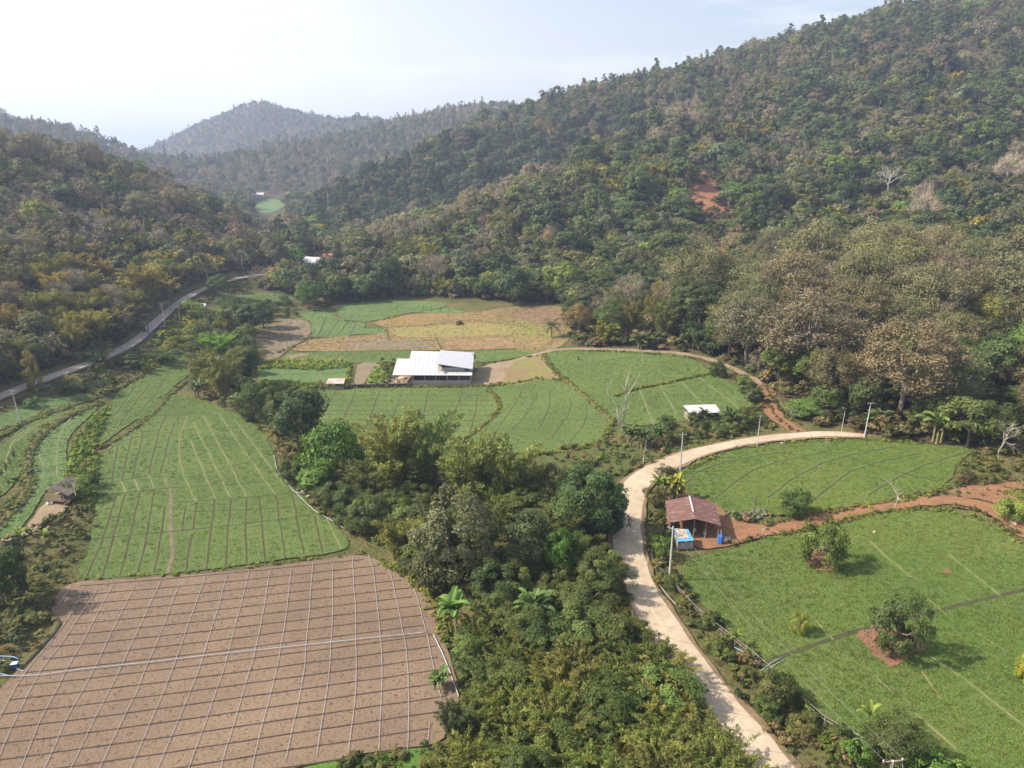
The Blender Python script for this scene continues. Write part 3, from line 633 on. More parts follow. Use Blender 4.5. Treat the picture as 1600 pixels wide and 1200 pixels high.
# brown drip-irrigated field, bottom left
BF = [(80,940),(106,909),(200,901),(330,893),(450,880),(565,864),(598,880),(650,908),(680,950),(692,990),(708,1040),(722,1090),(700,1130),(690,1165),(600,1172),(540,1183),(430,1206),(330,1228),(200,1260),(-120,1300),(-200,1240),(-60,1140),(-20,1100),(30,1045),(72,1000),(98,972),(78,955)]
o, Q = sheet('brown_field', BF, EARTH, .05, 2.5, rough=.1); FIELDS['brown_field'] = [Q]; BFW = Q
fm = MB(); a0 = G(47, 1041)[:2]; b0 = G(677, 967)[:2]; d0 = (b0-a0)/np.linalg.norm(b0-a0); n0 = np.array([-d0[1], d0[0]])
v905 = float(np.dot(G(400, 905)[:2]-a0, n0)); v1181 = float(np.dot(G(400, 1181)[:2]-a0, n0)); sp_ = (v905-v1181)/15.
for k in range(-3, 24):
    c = v1181-3*sp_+ (k+1)*sp_; ts = np.arange(-90, 90, 1.); Pn = a0+np.outer(ts, d0)+n0*c; ins = inside(BFW, Pn[:, 0], Pn[:, 1])
    if ins.sum() > 4:
        e = np.flatnonzero(ins); ribbon_mb(fm, Pn[e[0]+1:e[-1]], .15, .085, 1.5, True, .06, 0)
fm.build('furrow_lines', surf('dark_furrow_material', (.04, .03, .024), (.075, .056, .044), .8, rough=.95), o)
# large green field, left
BG = [(165,702),(205,668),(245,626),(262,616),(300,619),(345,637),(385,655),(418,682),(428,712),(440,742),(470,772),(495,800),(530,826),(550,848),(535,862),(420,877),(310,892),(200,901),(114,906),(140,860),(148,800),(156,760),(152,725)]
field('green_field', BG, CROP, [
 ('furrow_lines', FURROW, .21, [[(184,697),(175,754)],[(181,775),(162,840),(136,901)],[(206,682),(191,750)],[(195,772),(177,840),(160,901)],[(224,677),(207,747)],[(219,770),(204,836),(187,900)],[(259,650),(246,680),(232,742)],[(241,765),(229,835),(216,895)],
  [(279,650),(266,677),(251,739)],[(257,792),(252,832),(241,895)],[(290,790),(285,831)],[(300,835),(289,897)],[(307,785),(302,827)],[(335,782),(330,827),(322,892)],[(360,780),(357,825),(351,890)],[(385,779),(384,822),(385,880)],[(405,775),(415,882)],[(430,774),(446,874)],[(456,772),(475,866)],[(492,806),(505,866)],
  [(145,842),(265,831),(400,817),(492,803)],[(272,785),(400,777),(455,770)],[(295,745),(400,720),(428,710)],[(156,775),(242,765),(287,761),(355,757),(430,752)],[(155,712),(205,682),(300,672),(405,655)],[(245,650),(330,645)],[(300,700),(420,690)],[(160,757),(232,743),(280,735)],[(200,805),(145,812)],[(300,800),(480,792)]]),
 ('path_strip', surf('path_material', (.17, .13, .085), (.1, .09, .05), 1., rough=.95), .6, [[(267,762),(266,825),(271,857),(262,897)]]),
 ('dry_furrow_lines', PALEF, .24, [[(294,650),(280,682),(281,725),(291,750),(307,785)],[(297,687),(337,781)],[(302,660),(360,777)],[(318,650),(385,777)],[(342,648),(400,732),(431,774)],[(190,752),(195,770)],[(210,750),(219,768)],[(510,810),(534,858)],[(232,742),(241,765)],[(365,655),(415,720),(445,760)],[(255,740),(262,760)]])], res=2.5)
field('upper_green_field', [(137,697),(155,672),(172,645),(182,612),(205,600),(240,578),(275,556),(302,545),(307,560),(308,580),(285,592),(255,620),(240,642),(200,663),(155,698)], CROP, [
 ('furrow_lines', FURROW, .2, [[(235,600),(210,630),(185,665)],[(256,599),(235,625),(212,652)],[(212,603),(178,650)],[(190,630),(245,620)],[(225,590),(300,568)],[(205,640),(160,668)]])], res=2.5)
field('upper_terrace', [(-60,682),(0,649),(40,636),(75,625),(120,617),(150,614),(140,622),(95,636),(50,652),(0,672),(-60,700)], CROPB, res=2.5)
field('middle_terrace', [(-40,790),(-20,715),(0,700),(22,678),(45,660),(90,643),(150,625),(157,632),(110,650),(70,668),(48,692),(40,720),(24,755),(0,778)], CROP, [('dry_furrow_lines', PALEF, .26, [[(6,740),(14,700),(30,680),(60,655),(130,632)],[(26,690),(50,668),(100,645)]])], res=2.5)
field('lower_terrace', [(52,735),(52,705),(75,680),(100,660),(155,631),(150,642),(115,672),(102,695),(106,735),(100,752),(75,757),(58,790),(35,825),(10,838),(-30,850),(-10,820),(28,790),(48,760)], CROPB, [('dry_furrow_lines', PALEF, .24, [[(60,712),(69,730),(65,750)],[(120,640),(98,668),(88,705),(90,750)],[(60,690),(95,660)]]), ('furrow_lines', FURROW, .3, [[(52,732),(107,736)],[(30,800),(60,760)],[(58,715),(106,705)],[(75,685),(105,685)]])], res=2.5)
# green field below the barn
field('barn_field', [(478,612),(550,607),(640,605),(780,603),(800,600),(850,590),(872,594),(900,610),(935,638),(952,658),(945,685),(920,697),(880,702),(840,706),(790,710),(700,735),(560,735),(500,660)], CROP, [
 ('furrow_lines', FURROW, .21, [[(526,610),(507,645)],[(556,610),(532,665)],[(594,610),(570,672)],[(630,608),(600,690)],[(670,609),(650,700)],[(724,609),(690,700)],[(747,615),(742,650),(730,690)],[(820,603),(800,640),(780,665)],[(840,615),(822,650),(800,672)],[(858,612),(860,632),(842,672)],[(890,622),(894,640),(862,685)],[(917,634),(916,660),(892,690)],[(800,655),(935,656)]]
  +[[(486+i*3,y),(772-abs(y-640)*.3,y+1)] for i, y in enumerate((617,625,633,641,648,656,665,674,684,694))]),
 ('bund_strip', GREENL, .9, [[(760,606),(778,618),(783,635),(770,655),(748,672),(720,690)]])], off=.05)
field('knoll_field', [(850,553),(870,546),(960,545),(1055,551),(1090,563),(1110,583),(1150,601),(1180,625),(1178,640),(1100,657),(1040,660),(990,668),(955,652),(930,628),(885,592),(860,572)], CROP, [
 ('weed_line', GREENL, 1.0, [[(960,618),(985,609),(1040,597),(1108,583)]]),
 ('dry_furrow_lines', PALEF, .3, [[(998,607),(1010,635),(1022,665)],[(1028,599),(1042,622),(1058,648)],[(1060,592),(1098,632)],[(1090,588),(1155,638)]]), ('furrow_lines', FURROW, .3, [[(880,580),(930,566),(1000,556)]])])
field('curve_field', [(1062,745),(1075,727),(1130,708),(1200,695),(1290,687),(1400,686),(1440,695),(1530,700),(1495,722),(1487,752),(1440,776),(1350,789),(1260,803),(1200,806),(1130,801),(1092,778),(1066,760)], GRASSF, [
 ('furrow_lines', DKLINE, .3, [[(1070,757),(1095,733),(1150,718),(1230,706)],[(1117,779),(1150,752),(1190,727),(1300,704)],[(1200,778),(1240,747),(1300,716),(1400,698)],[(1267,784),(1305,754),(1340,730),(1440,708)],[(1357,774),(1420,736),(1510,706)],[(1330,718),(1460,752)]])])
field('big_field', [(1062,890),(1075,872),(1140,861),(1205,838),(1290,822),(1350,802),(1420,796),(1500,798),(1560,826),(1610,857),(1700,905),(1900,1100),(1950,1500),(1500,1480),(1350,1200),(1340,1145),(1275,1112),(1215,1050),(1140,985),(1085,932)], GRASSF, [
 ('weed_line', DKLINE, .6, [[(1180,1042),(1280,1004),(1340,987),(1440,960),(1520,940),(1640,915)]]),
 ('dry_furrow_lines', PALEF, .26, [[(1360,847),(1390,875),(1425,903)],[(1450,935),(1480,962)],[(1482,867),(1520,897),(1562,932)],[(1455,1028),(1507,1062),(1550,1097),(1640,1165)],[(1430,1115),(1495,1172)],[(1275,970),(1302,1000)],[(1355,1045),(1394,1082)],[(1527,990),(1575,1020)],[(1440,1050),(1470,1095)]])])
# far fields
field('far_blue_field', [(522,479),(560,472),(615,469),(695,472),(700,480),(640,488),(575,504),(550,501),(532,497)], CROPB, [('furrow_lines', FURROW, .3, [[(526,480+i*4),(690-i*18,477+i*4)] for i in range(1, 5)])])
field('far_strip_field', [(642,488),(700,481),(732,488),(700,490)], CROPB, [('furrow_lines', FURROW, .4, [[(662,481),(658,488)],[(675,480),(672,488)],[(688,480),(688,488)],[(700,481),(704,488)]])], sm=0)
field('far_plots', [(467,493),(485,486),(508,485),(524,496),(535,500),(572,505),(569,513),(602,513),(602,521),(550,523),(545,526),(488,527),(486,503)], CROPB, [('furrow_lines', FURROW, .4, [[(494,486),(487,495)],[(511,494),(496,526)],[(530,500),(510,526)],[(544,502),(528,524)],[(557,504),(547,523)],[(550,513),(602,513)]])], sm=0)
field('orange_field', [(577,504),(640,489),(735,490),(800,478),(870,478),(897,490),(892,530),(860,540),(790,546),(640,547),(460,549),(455,546),(488,528),(602,522),(605,513)], STUB, [('furrow_lines', GREENL, .6, [[(460,540),(600,530),(880,532)],[(600,512),(680,508),(740,500)],[(665,490),(680,525),(690,546)],[(605,513),(608,546)],[(740,500),(860,515)]]), ('purple_strip', PURP, 5., [[(540,541),(675,540)]])], rough=.3)
for nm_, pl_, mt_ in (('fallow_strip', [(540,534),(600,532),(678,531),(680,545),(600,546),(538,546)], PURP), ('fallow_strip', [(690,531),(790,528),(880,527),(885,538),(790,545),(695,545)], surf('tan_stubble_material', (.27, .18, .085), (.2, .13, .07), .2, (.14, .1, .07), 1.5, .5, .95, .5, 3)),
   ('yellow_stubble', [(612,512),(680,509),(740,504),(800,508),(850,520),(700,526),(612,528)], surf('yellow_stubble_material', (.25, .2, .065), (.2, .18, .07), .15, (.14, .14, .05), 1.5, .6, .95, .5, 3)), ('burnt_stubble', [(640,492),(700,489),(700,501),(665,508),(600,510),(585,504)], surf('orange_stubble_material', (.25, .16, .06), (.19, .135, .055), .2, (.17, .13, .06), 1.4, .6, .95, .5, 3)),
   ('reddish_pasture', [(800,480),(865,479),(890,495),(885,510),(840,505),(790,495)], surf('reddish_pasture_material', (.2, .12, .08), (.15, .1, .065), .2, (.26, .2, .09), 1.1, .5, .95, .6, 2)), ('yellow_pasture', [(800,512),(850,510),(875,525),(850,545),(805,535)], surf('yellow_pasture_material', (.22, .2, .05), (.14, .15, .04), .25, (.2, .15, .08), 1.2, .5, .95, .6, 2))):
    sheet(nm_, pl_, mt_, .085, 3., rough=.8)
sheet('grass_strip', [(455,1200),(540,1186),(600,1176),(690,1168),(720,1200),(700,1260),(430,1250)], surf('bright_grass_material', (.1, .19, .03), (.08, .15, .03), .5, (.06, .1, .02), 3, .5, .9, 1., 5), .03, 2., rough=.3)
field('fallow_plot', [(393,532),(425,500),(470,497),(486,506),(488,520),(455,545),(428,563),(402,562),(393,548)], PURP, rough=.4)
field('green_strip_field', [(438,562),(458,549),(645,548),(790,547),(860,543),(850,550),(800,562),(742,567),(640,566),(560,567),(450,565)], CROP, [('furrow_lines', FURROW, .21, [[(462+i*15,550),(446+i*14.5,564)] for i in range(20)]), ('soil_strip', PURP, 3.4, [[(450,558),(478,554)]])])
field('yellow_band', [(404,565),(480,563),(550,566),(548,580),(545,602),(500,606),(405,606)], YELLOWG, [], off=.04)
field('inner_green_field', [(404,578),(440,576),(500,580),(545,573),(542,588),(535,598),(470,600),(404,596)], CROPB, [('furrow_lines', FURROW, .25, [[(406,586),(540,583)]])], off=.09)
field('barn_yard', [(598,588),(622,582),(650,590),(740,588),(750,572),(800,562),(848,562),(852,585),(830,598),(780,603),(700,604),(598,604)], TAN, off=.06)
field('garden_path', [(560,566),(595,567),(585,580),(572,600),(553,603),(555,585)], PURP, off=.055)
field('garden_weeds', [(590,568),(620,570),(612,585),(598,602),(570,603),(580,585)], YELLOWG, off=.07)
field('striped_field', [(342,466),(400,455),(450,461),(462,468),(450,476),(425,481),(385,476),(345,481)], CROP, [('furrow_lines', FURROW, .5, [[(350+i*11,466-i*.9),(395+i*9,480-i*.6)] for i in range(-3, 9)])])
field('shaded_field', [(308,490),(345,481),(395,478),(405,486),(360,496),(320,500)], CROPB)
field('dry_pasture', [(790,478),(880,476),(897,490),(892,535),(850,552),(800,548),(800,520),(770,500)], PAST, off=.07, rough=.5)
field('earth_bank', [(790,572),(835,553),(852,556),(860,575),(880,594),(850,592),(810,602),(785,602)], PAST, off=.08, rough=.5)
field('grass_slope', [(842,708),(900,698),(950,690),(1000,702),(1032,714),(1005,732),(960,745),(900,735),(850,730)], GREENL, off=.06)
field('far_valley_field', [(398,312),(440,311),(450,321),(428,333),(400,332)], CROPB, res=8)
field('far_valley_strip', [(388,362),(428,361),(432,367),(388,368)], CROPB, res=8)
field('house_clearing', [(66,790),(80,782),(112,780),(100,800),(75,815),(60,830),(30,842),(0,848),(0,838),(40,828)], TAN, off=.07, rough=.3)
LITTER = surf('leaf_litter_material', (.19, .1, .065), (.26, .13, .075), .5, (.1, .08, .05), 1.8, .8, .95, .7, 5)
for nm, pl in (('tree_patch', [(1250,870),(1272,860),(1308,858),(1320,874),(1308,892),(1280,896)]), ('tree_patch', [(1338,990),(1370,978),(1435,988),(1444,1018),(1420,1034),(1388,1040),(1365,1022)]), ('tree_patch', [(1462,895),(1475,890),(1484,895),(1474,900)])):
    sheet(nm, pl, LITTER, .14, 1.2, rough=.9, kind='structure')
sheet('shed_yard', [(1038,778),(1060,770),(1100,776),(1128,792),(1145,812),(1180,822),(1225,818),(1205,832),(1165,846),(1130,858),(1090,858),(1045,838)], REDS, .065, 1.5, rough=.4)
sheet('dirt_opening', [(1480,772),(1500,762),(1560,755),(1640,750),(1640,800),(1600,800),(1550,785)], REDS, .062, 2, rough=.6)
for pl in ([(262,520),(300,510),(330,515),(300,540),(262,560),(225,582),(215,570),(250,545)], [(150,700),(104,752),(108,720),(120,680),(150,650),(172,630),(165,665)], [(104,752),(150,700),(156,742),(146,790),(136,800),(118,790)]):
    sheet('weedy_bank', pl, YELLOWG, .04, 2, rough=.5)
# roads
CONC = surf('concrete_road_material', (.35, .28, .195), (.44, .365, .27), .12, (.29, .2, .135), .8, .7, .85, .12, 10, lo3=.5)
GREYR = surf('grey_road_material', (.3, .26, .24), (.36, .31, .28), .3, (.26, .2, .16), 1.2, .6, .9, .2, 6)
OUTR = [(1352,679),(1300,674),(1250,676),(1200,681),(1150,687.5),(1100,698),(1050,711),(1012,727),(982,746),(970,760),(962,785),(957,812),(955,835),(957,865),(965,888),(973,905),(980,932),(990,957),(1012,995),(1050,1042),(1077,1075),(1110,1115),(1155,1175),(1220,1260),(1300,1380)]
INR = [(1352,684),(1300,683),(1255,685),(1205,690),(1160,697),(1122,706),(1095,715),(1065,728),(1040,738),(1025,748),(1014,763),(1006,785),(1003,805),(1003,837),(1007,865),(1013,890),(1022,912),(1034,935),(1062,977),(1100,1032),(1150,1092),(1200,1147),(1240,1197),(1300,1275),(1390,1390)]
def road(name, Lp, Rp, mat, off, n=260, thick=.0):
    a = smooth(GP(Lp), 2); b = smooth(GP(Rp), 2)
    def rs(P, n):
        d = np.linalg.norm(np.diff(P, axis=0), axis=1); s = np.concatenate([[0], np.cumsum(d)]); t = np.linspace(0, s[-1], n); return np.stack([np.interp(t, s, P[:, k]) for k in (0, 1)], 1)
    a = rs(a, n); b = rs(b, n); z = H((a[:, 0]+b[:, 0])/2, (a[:, 1]+b[:, 1])/2)+off
    V = np.concatenate([np.column_stack([a, z]), np.column_stack([b, z]), np.column_stack([a, z-.4]), np.column_stack([b, z-.4])])
    F = [(i, i+1, n+i+1, n+i) for i in range(n-1)]+[(2*n+i, 2*n+i+1, i+1, i) for i in range(n-1)]+[(n+i, n+i+1, 3*n+i+1, 3*n+i) for i in range(n-1)]
    link(name, npmesh(name, V, np.array(F), [mat]), kind='structure'); return a, b, z
ra, rb, rz_ = road('concrete_road', OUTR, INR, CONC, .2)
cl = (ra+rb)/2; k0 = 118; LINE = surf('road_line_material', (.54, .42, .27), (.48, .37, .24), 1., rough=.8); 
SHO = surf('road_shoulder_material', (.24, .16, .1), (.17, .12, .07), .6, (.1, .1, .04), 2, .6, .95, .4, 5)
for e_, s_ in ((ra, 1), (rb, -1)):
    d_ = np.gradient(e_, axis=0); d_ /= np.linalg.norm(d_, axis=1, keepdims=True); nn = np.stack([-d_[:, 1], d_[:, 0]], 1); cc = (ra+rb)/2-e_; nn *= np.sign((nn*cc).sum(1, keepdims=True))
    w1 = -.15-.7*vnoise(e_[:, 0]*.35, e_[:, 1]*.35, 61+s_)[:, None]; w2 = .03+.28*vnoise(e_[:, 0]*.5, e_[:, 1]*.5, 71+s_)[:, None]**2
    A = e_+nn*w1; B = e_; C_ = e_+nn*w2; n_ = len(e_); V = np.concatenate([np.column_stack([A, rz_-.05]), np.column_stack([B, rz_+.007]), np.column_stack([C_, rz_+.007])])
    link('road_shoulder', npmesh('road_shoulder', V, np.array([(k*n_+i, k*n_+i+1, (k+1)*n_+i+1, (k+1)*n_+i) for k in (0, 1) for i in range(n_-1)]), [SHO]), kind='structure')
JOINT = plain('road_joint_material', (.23, .18, .135))
def flat_ribbon(name, P, z, wd, mat):
    d = np.gradient(P, axis=0); d /= np.linalg.norm(d, axis=1, keepdims=True); nr = np.stack([-d[:, 1], d[:, 0]], 1); n_ = len(P)
    V = np.concatenate([np.column_stack([P+nr*wd/2, z]), np.column_stack([P-nr*wd/2, z])]); o = link(name, npmesh(name, V, np.array([(i, n_+i, n_+i+1, i+1) for i in range(n_-1)]), [mat])); o['kind'] = 'structure'; return o
flat_ribbon('road_marking', cl[90:], rz_[90:]+.006, .12, LINE)
jm = MB()
for i in range(6, 258, 5):
    a, b = ra[i], rb[i]; d = np.array([-(b-a)[1], (b-a)[0]]); d /= np.linalg.norm(d); z = rz_[i]+.004; wv = d*.028
    jm.add([[*(a-wv), z], [*(b-wv), z], [*(b+wv), z], [*(a+wv), z]], [(0, 1, 2, 3)])
jm.build('road_joints', JOINT, None, kind='structure')
road('grey_road', [(-120,660),(-60,634),(0,607),(60,586),(140,559),(180,541),(215,520),(232,498),(262,472),(296,452),(346,433),(418,425),(440,420)], [(-110,688),(-50,652),(0,627),(60,604),(140,575),(180,559),(222,538),(245,513),(275,485),(302,464),(350,442),(420,430),(442,424)], GREYR, .16, 160)
def trail(name, P, wd, mat, off):
    mm_ = MB(); ribbon_mb(mm_, P, wd, off, 1.2, wob=.3); mm_.build(name, mat, None, kind='structure')
trail('dirt_track', [(1262,682),(1235,668),(1212,652),(1200,635),(1196,612),(1188,600)], 3.4, REDS, .1)
trail('dirt_track', [(1190,602),(1170,588),(1145,576),(1110,562),(1060,552),(1000,548),(940,546),(880,545),(850,550),(818,560),(798,566)], 2., TAN, .11)
trail('dirt_track', [(1140,842),(1175,832),(1210,826),(1260,818),(1310,808),(1360,795),(1420,786),(1480,782),(1530,787),(1565,806),(1600,832),(1680,882)], 3., REDS, .1)
# earth banks between the terraces
BANK = surf('earth_bank_material', (.09, .075, .04), (.12, .1, .05), .7, (.07, .1, .025), 1.5, .8, rough=.95, bump=.8, bscale=4)
bank = []
for P, wd, ht in (([(42,740),(46,705),(60,682),(90,658),(155,628)], 1.5, .8), ([(-30,700),(0,680),(50,655),(95,640),(150,620)], 1.4, .7), ([(150,702),(170,695),(205,672),(240,648),(262,618),(290,596)], 1.2, .5), ([(175,612),(215,588),(262,562),(300,541)], 1.6, .8), ([(-20,835),(20,800),(45,760),(44,735)], 1.5, .8),
               ([(112,907),(200,903),(330,894),(450,881),(568,863)], .7, .3), ([(76,960),(96,975),(72,1002),(30,1047)], 1.0, .7), ([(598,879),(652,908),(684,950),(696,990)], 1., .35), ([(955,655),(948,685),(915,700),(840,708)], 1., .4), ([(850,556),(862,576),(885,596),(930,632),(955,657)], 1.4, .7), ([(500,605),(640,603),(780,602)], .7, .4)):
    mm_ = MB(); ridge_mb(mm_, P, wd, ht*.4); mm_.build('earth_ridge', BANK, None, kind='structure', smooth=True)
# ------------------------------------------------------------------ trees of the hills and the dry wood
def jgrid(x0, x1, y0, y1, s, r, j=.38):
    xx, yy = np.meshgrid(np.arange(x0, x1, s), np.arange(y0, y1, s)); xx = xx+(np.arange(xx.shape[0]) % 2)[:, None]*s*.5
    return (xx+r.uniform(-j, j, xx.shape)*s).ravel(), (yy+r.uniform(-j, j, xx.shape)*s).ravel()
WOOD = np.array([G(895,543)[:2], G(1050,549)[:2], G(1110,560)[:2], G(1160,584)[:2], G(1208,616)[:2], G(1240,657)[:2], G(1345,674)[:2], G(1440,690)[:2], G(1510,692)[:2], G(1620,680)[:2], G(1750,690)[:2],
                 PD(1750,235,0)[:2], PD(1560,250,0)[:2], PD(1400,256,0)[:2], PD(1200,254,0)[:2], PD(1000,248,0)[:2], PD(880,236,0)[:2]])
GLADE = [GP([(1480,470),(1500,452),(1560,448),(1600,452),(1700,470),(1600,475)])[:, :2]]
rt = np.random.default_rng(99); bx = []; by = []; bs = []
for (x0, x1, y0, y1, s, ya, yb) in ((-330, 420, 90, 460, 6.5, 0, 460), (-520, 720, 460, 820, 6.7, 460, 820), (-1100, 1100, 820, 2100, 8.2, 820, 2100)):
    a, b = jgrid(x0, x1, y0, y1, s, rt); k = (b >= ya) & (b < yb); bx.append(a[k]); by.append(b[k]); bs.append(np.full(k.sum(), s))
bx = np.concatenate(bx); by = np.concatenate(by); bs = np.concatenate(bs)
bz = H(bx, by); px_, py_, pf = proj(bx, by, bz)
k = (pf > 20) & (px_ > -140) & (px_ < 1740) & (py_ > -80) & (py_ < 1200) & ~inside(VALW, bx, by)
for q in FARF+SLIDE+GLADE: k &= ~inside(q, bx, by)
for q in SLIDE[:2]+FARF:          # keep what stands in front of the bare patches open too
    for sh in (4, 8, 12): k &= ~inside(q-np.array([0, sh]), bx, by)
for x0_, x1_, y0_, y1_ in ((394, 452, 303, 352), (383, 436, 356, 380), (478, 530, 402, 446), (398, 415, 300, 312), (478, 492, 368, 384), (398, 416, 398, 416)): k &= ~((px_ > x0_) & (px_ < x1_) & (py_ > y0_) & (py_ < y1_))
for hx, hy, rad in [(492, 414, 9), (516, 411, 8), (405, 307, 14), (408, 402, 6), (480, 425, 6), (512, 422, 6)]:
    g = G(hx, hy); k &= np.hypot(bx-g[0], by-g[1]) > rad
for dsub in (6, 12):                  # keep the grey road's verge open
    pass
bx, by, bz, bs, px_, py_, pf = [a[k] for a in (bx, by, bz, bs, px_, py_, pf)]
# keep what the camera (or one a few steps aside) could see over the ridges
tt = np.linspace(.05, .985, 70); top = bz+11; clear = np.full(len(bx), 1e9)
for t in tt:
    X = bx*t; Y = by*t; Z = HC+(top-HC)*t; clear = np.minimum(clear, Z-H(X, Y))
k = clear > -6
bx, by, bz, bs, px_, py_, pf = [a[k] for a in (bx, by, bz, bs, px_, py_, pf)]
nT = len(bx)
inw = inside(WOOD, bx, by); k = ~inw | (rt.random(nT) < .7)
bx, by, bz, bs, px_, py_, pf, inw = [a[k] for a in (bx, by, bz, bs, px_, py_, pf, inw)]; nT = len(bx)
def gsm(cx, cy, sx, sy): return np.exp(-((px_-cx)/sx)**2-((py_-cy)/sy)**2)
n1 = fbm(bx/38, by/38, 31, 3); n2 = fbm(bx/60+9, by/60, 37, 3); n3 = rt.random(nT); D = by
KS = ['broad', 'fine', 'dry', 'bare', 'bamboo', 'pine', 'vine']
Wt = np.zeros((nT, len(KS)))
left = (px_ < 425) & (D < 560); far = D > 820
skyl = np.clip((bz-55)/60, 0, 1)
# right-hand hillside
Wt[:, 0] = 1.0+.9*n1; Wt[:, 1] = .6-.5*n1; Wt[:, 2] = .4-1.5*n2+.5*skyl; Wt[:, 3] = .22-.5*n2; Wt[:, 4] = .2+1.2*np.clip(n1-.1, 0, 1)*(D < 470); Wt[:, 5] = 1.2*skyl*(D > 480); Wt[:, 6] = .25
crest = np.clip(1-np.abs(seg_d(px_, py_, [(600, 352), (700, 325), (830, 268), (950, 218), (1060, 180)])-14)/30., 0, 1)*(D < 600)
Wt[:, 3] += crest*2.2; Wt[:, 2] += crest*2.4; Wt[:, 0] *= 1-.8*crest
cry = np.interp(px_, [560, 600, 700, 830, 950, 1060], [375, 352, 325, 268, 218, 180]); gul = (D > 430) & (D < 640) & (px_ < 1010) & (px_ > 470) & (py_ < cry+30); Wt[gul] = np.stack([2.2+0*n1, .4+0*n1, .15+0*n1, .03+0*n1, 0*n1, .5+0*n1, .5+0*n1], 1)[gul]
yb = gsm(760, 355, 130, 22)+gsm(960, 300, 90, 25)+gsm(600, 400, 70, 30)*.5; Wt[:, 4] += yb*2.2*(D < 470); Wt[:, 1] += yb*.5
lw = np.stack([.35+.4*n1, .35+0*n1, 1.3-.6*n2, .9-.6*n1, .35+8*gsm(70, 490, 190, 75)+1.2*gsm(260, 400, 120, 50), .03+0*n1, .12+0*n1], 1); Wt[left] = lw[left]
fw = np.stack([.5+.8*n1, .3+0*n1, .8-n2, .9-.6*n2, 0*n1, .9+0*n1, 0*n1], 1); Wt[far] = fw[far]
ww = np.stack([.12+.2*(px_ > 1480), .25+.7*(px_ > 1480)+.3*(py_ > 600), 1.9-.9*(px_ > 1500), .22+0*n1, .1+1.3*gsm(1000, 480, 110, 60)+1.*gsm(1250, 600, 60, 60), 0*n1, .1+.2*(px_ > 1450)], 1); fr = np.clip((1190-px_)/60., 0, 1)*np.clip((py_-505)/12., 0, 1); ww = ww*(1-fr[:, None]) + fr[:, None]*np.array([.35, 1.1, .3, .05, 1.2, 0, .5])
fr = np.clip((px_-1180)/40., 0, 1)*np.clip((py_-600)/15., 0, 1)*.75; ww = ww*(1-fr[:, None]) + fr[:, None]*np.array([.3, .9, .8, .15, .2, 0, .6]); Wt[inw] = ww[inw]
Wt = np.clip(Wt, 0, None); Wt /= Wt.sum(1, keepdims=True); ki = (Wt.cumsum(1) < rt.random(nT)[:, None]).sum(1)
TC = {'broad': [DARK, MID, (.055, .08, .035), GREYG], 'fine': [MID, OLIVE, (.09, .12, .045), GREYG], 'dry': [(.16, .13, .085), (.15, .125, .075), (.135, .125, .065), (.18, .14, .09)], 'bare': [(.19, .16, .13), (.17, .145, .12)],
      'bamboo': [OLIVE, (.17, .165, .05), YELL, (.14, .15, .05)], 'pine': [(.07, .08, .04), (.09, .095, .05)], 'vine': [DARK, MID]}
TW = {'dry': [(.145, .12, .07), (.13, .112, .062), (.155, .12, .075), (.125, .118, .058), (.11, .112, .05)]}
tint = np.zeros((nT, 3)); hgt = np.zeros(nT)
for i in range(nT):
    kd = KS[ki[i]]; L_ = (TW if inw[i] and kd in TW else TC)[kd]; c = L_[int(rt.integers(len(L_)))]
    if left[i]: c = tuple(a*b for a, b in zip(c, ((.96, .96, .9) if kd in ('dry', 'bare') else (1.1, 1.04, .85))))
    if left[i] and kd == 'bamboo' and py_[i] > 390: c = [(.19, .165, .05), (.16, .16, .05), (.21, .17, .055)][int(rt.integers(3))]
    if crest[i] > .4 and kd in ('dry', 'bare'): c = tuple(a*1.2 for a in c)
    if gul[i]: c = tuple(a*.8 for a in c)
    if rt.random() < .02: c = [YELL, (.2, .15, .06), BRIGHT][int(rt.integers(3))]
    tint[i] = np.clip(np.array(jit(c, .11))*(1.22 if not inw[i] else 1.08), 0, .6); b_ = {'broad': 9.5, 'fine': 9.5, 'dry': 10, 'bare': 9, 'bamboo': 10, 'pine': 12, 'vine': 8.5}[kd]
    if inw[i]: b_ = {'dry': 16, 'bare': 13, 'bamboo': 13, 'fine': 11, 'broad': 11, 'vine': 9}.get(kd, b_)
    if left[i]: b_ *= .9
    hgt[i] = b_*(.62+.62*rt.random()+(.55 if rt.random() < .07 else 0))*(1+.22*n2[i])*(.95 if far[i] else 1)
edge = inw & (px_ > 1180) & (py_ > 560); hgt[edge] *= .78
hgt[left & (ki == 4) & (py_ > 390)] *= 1.2
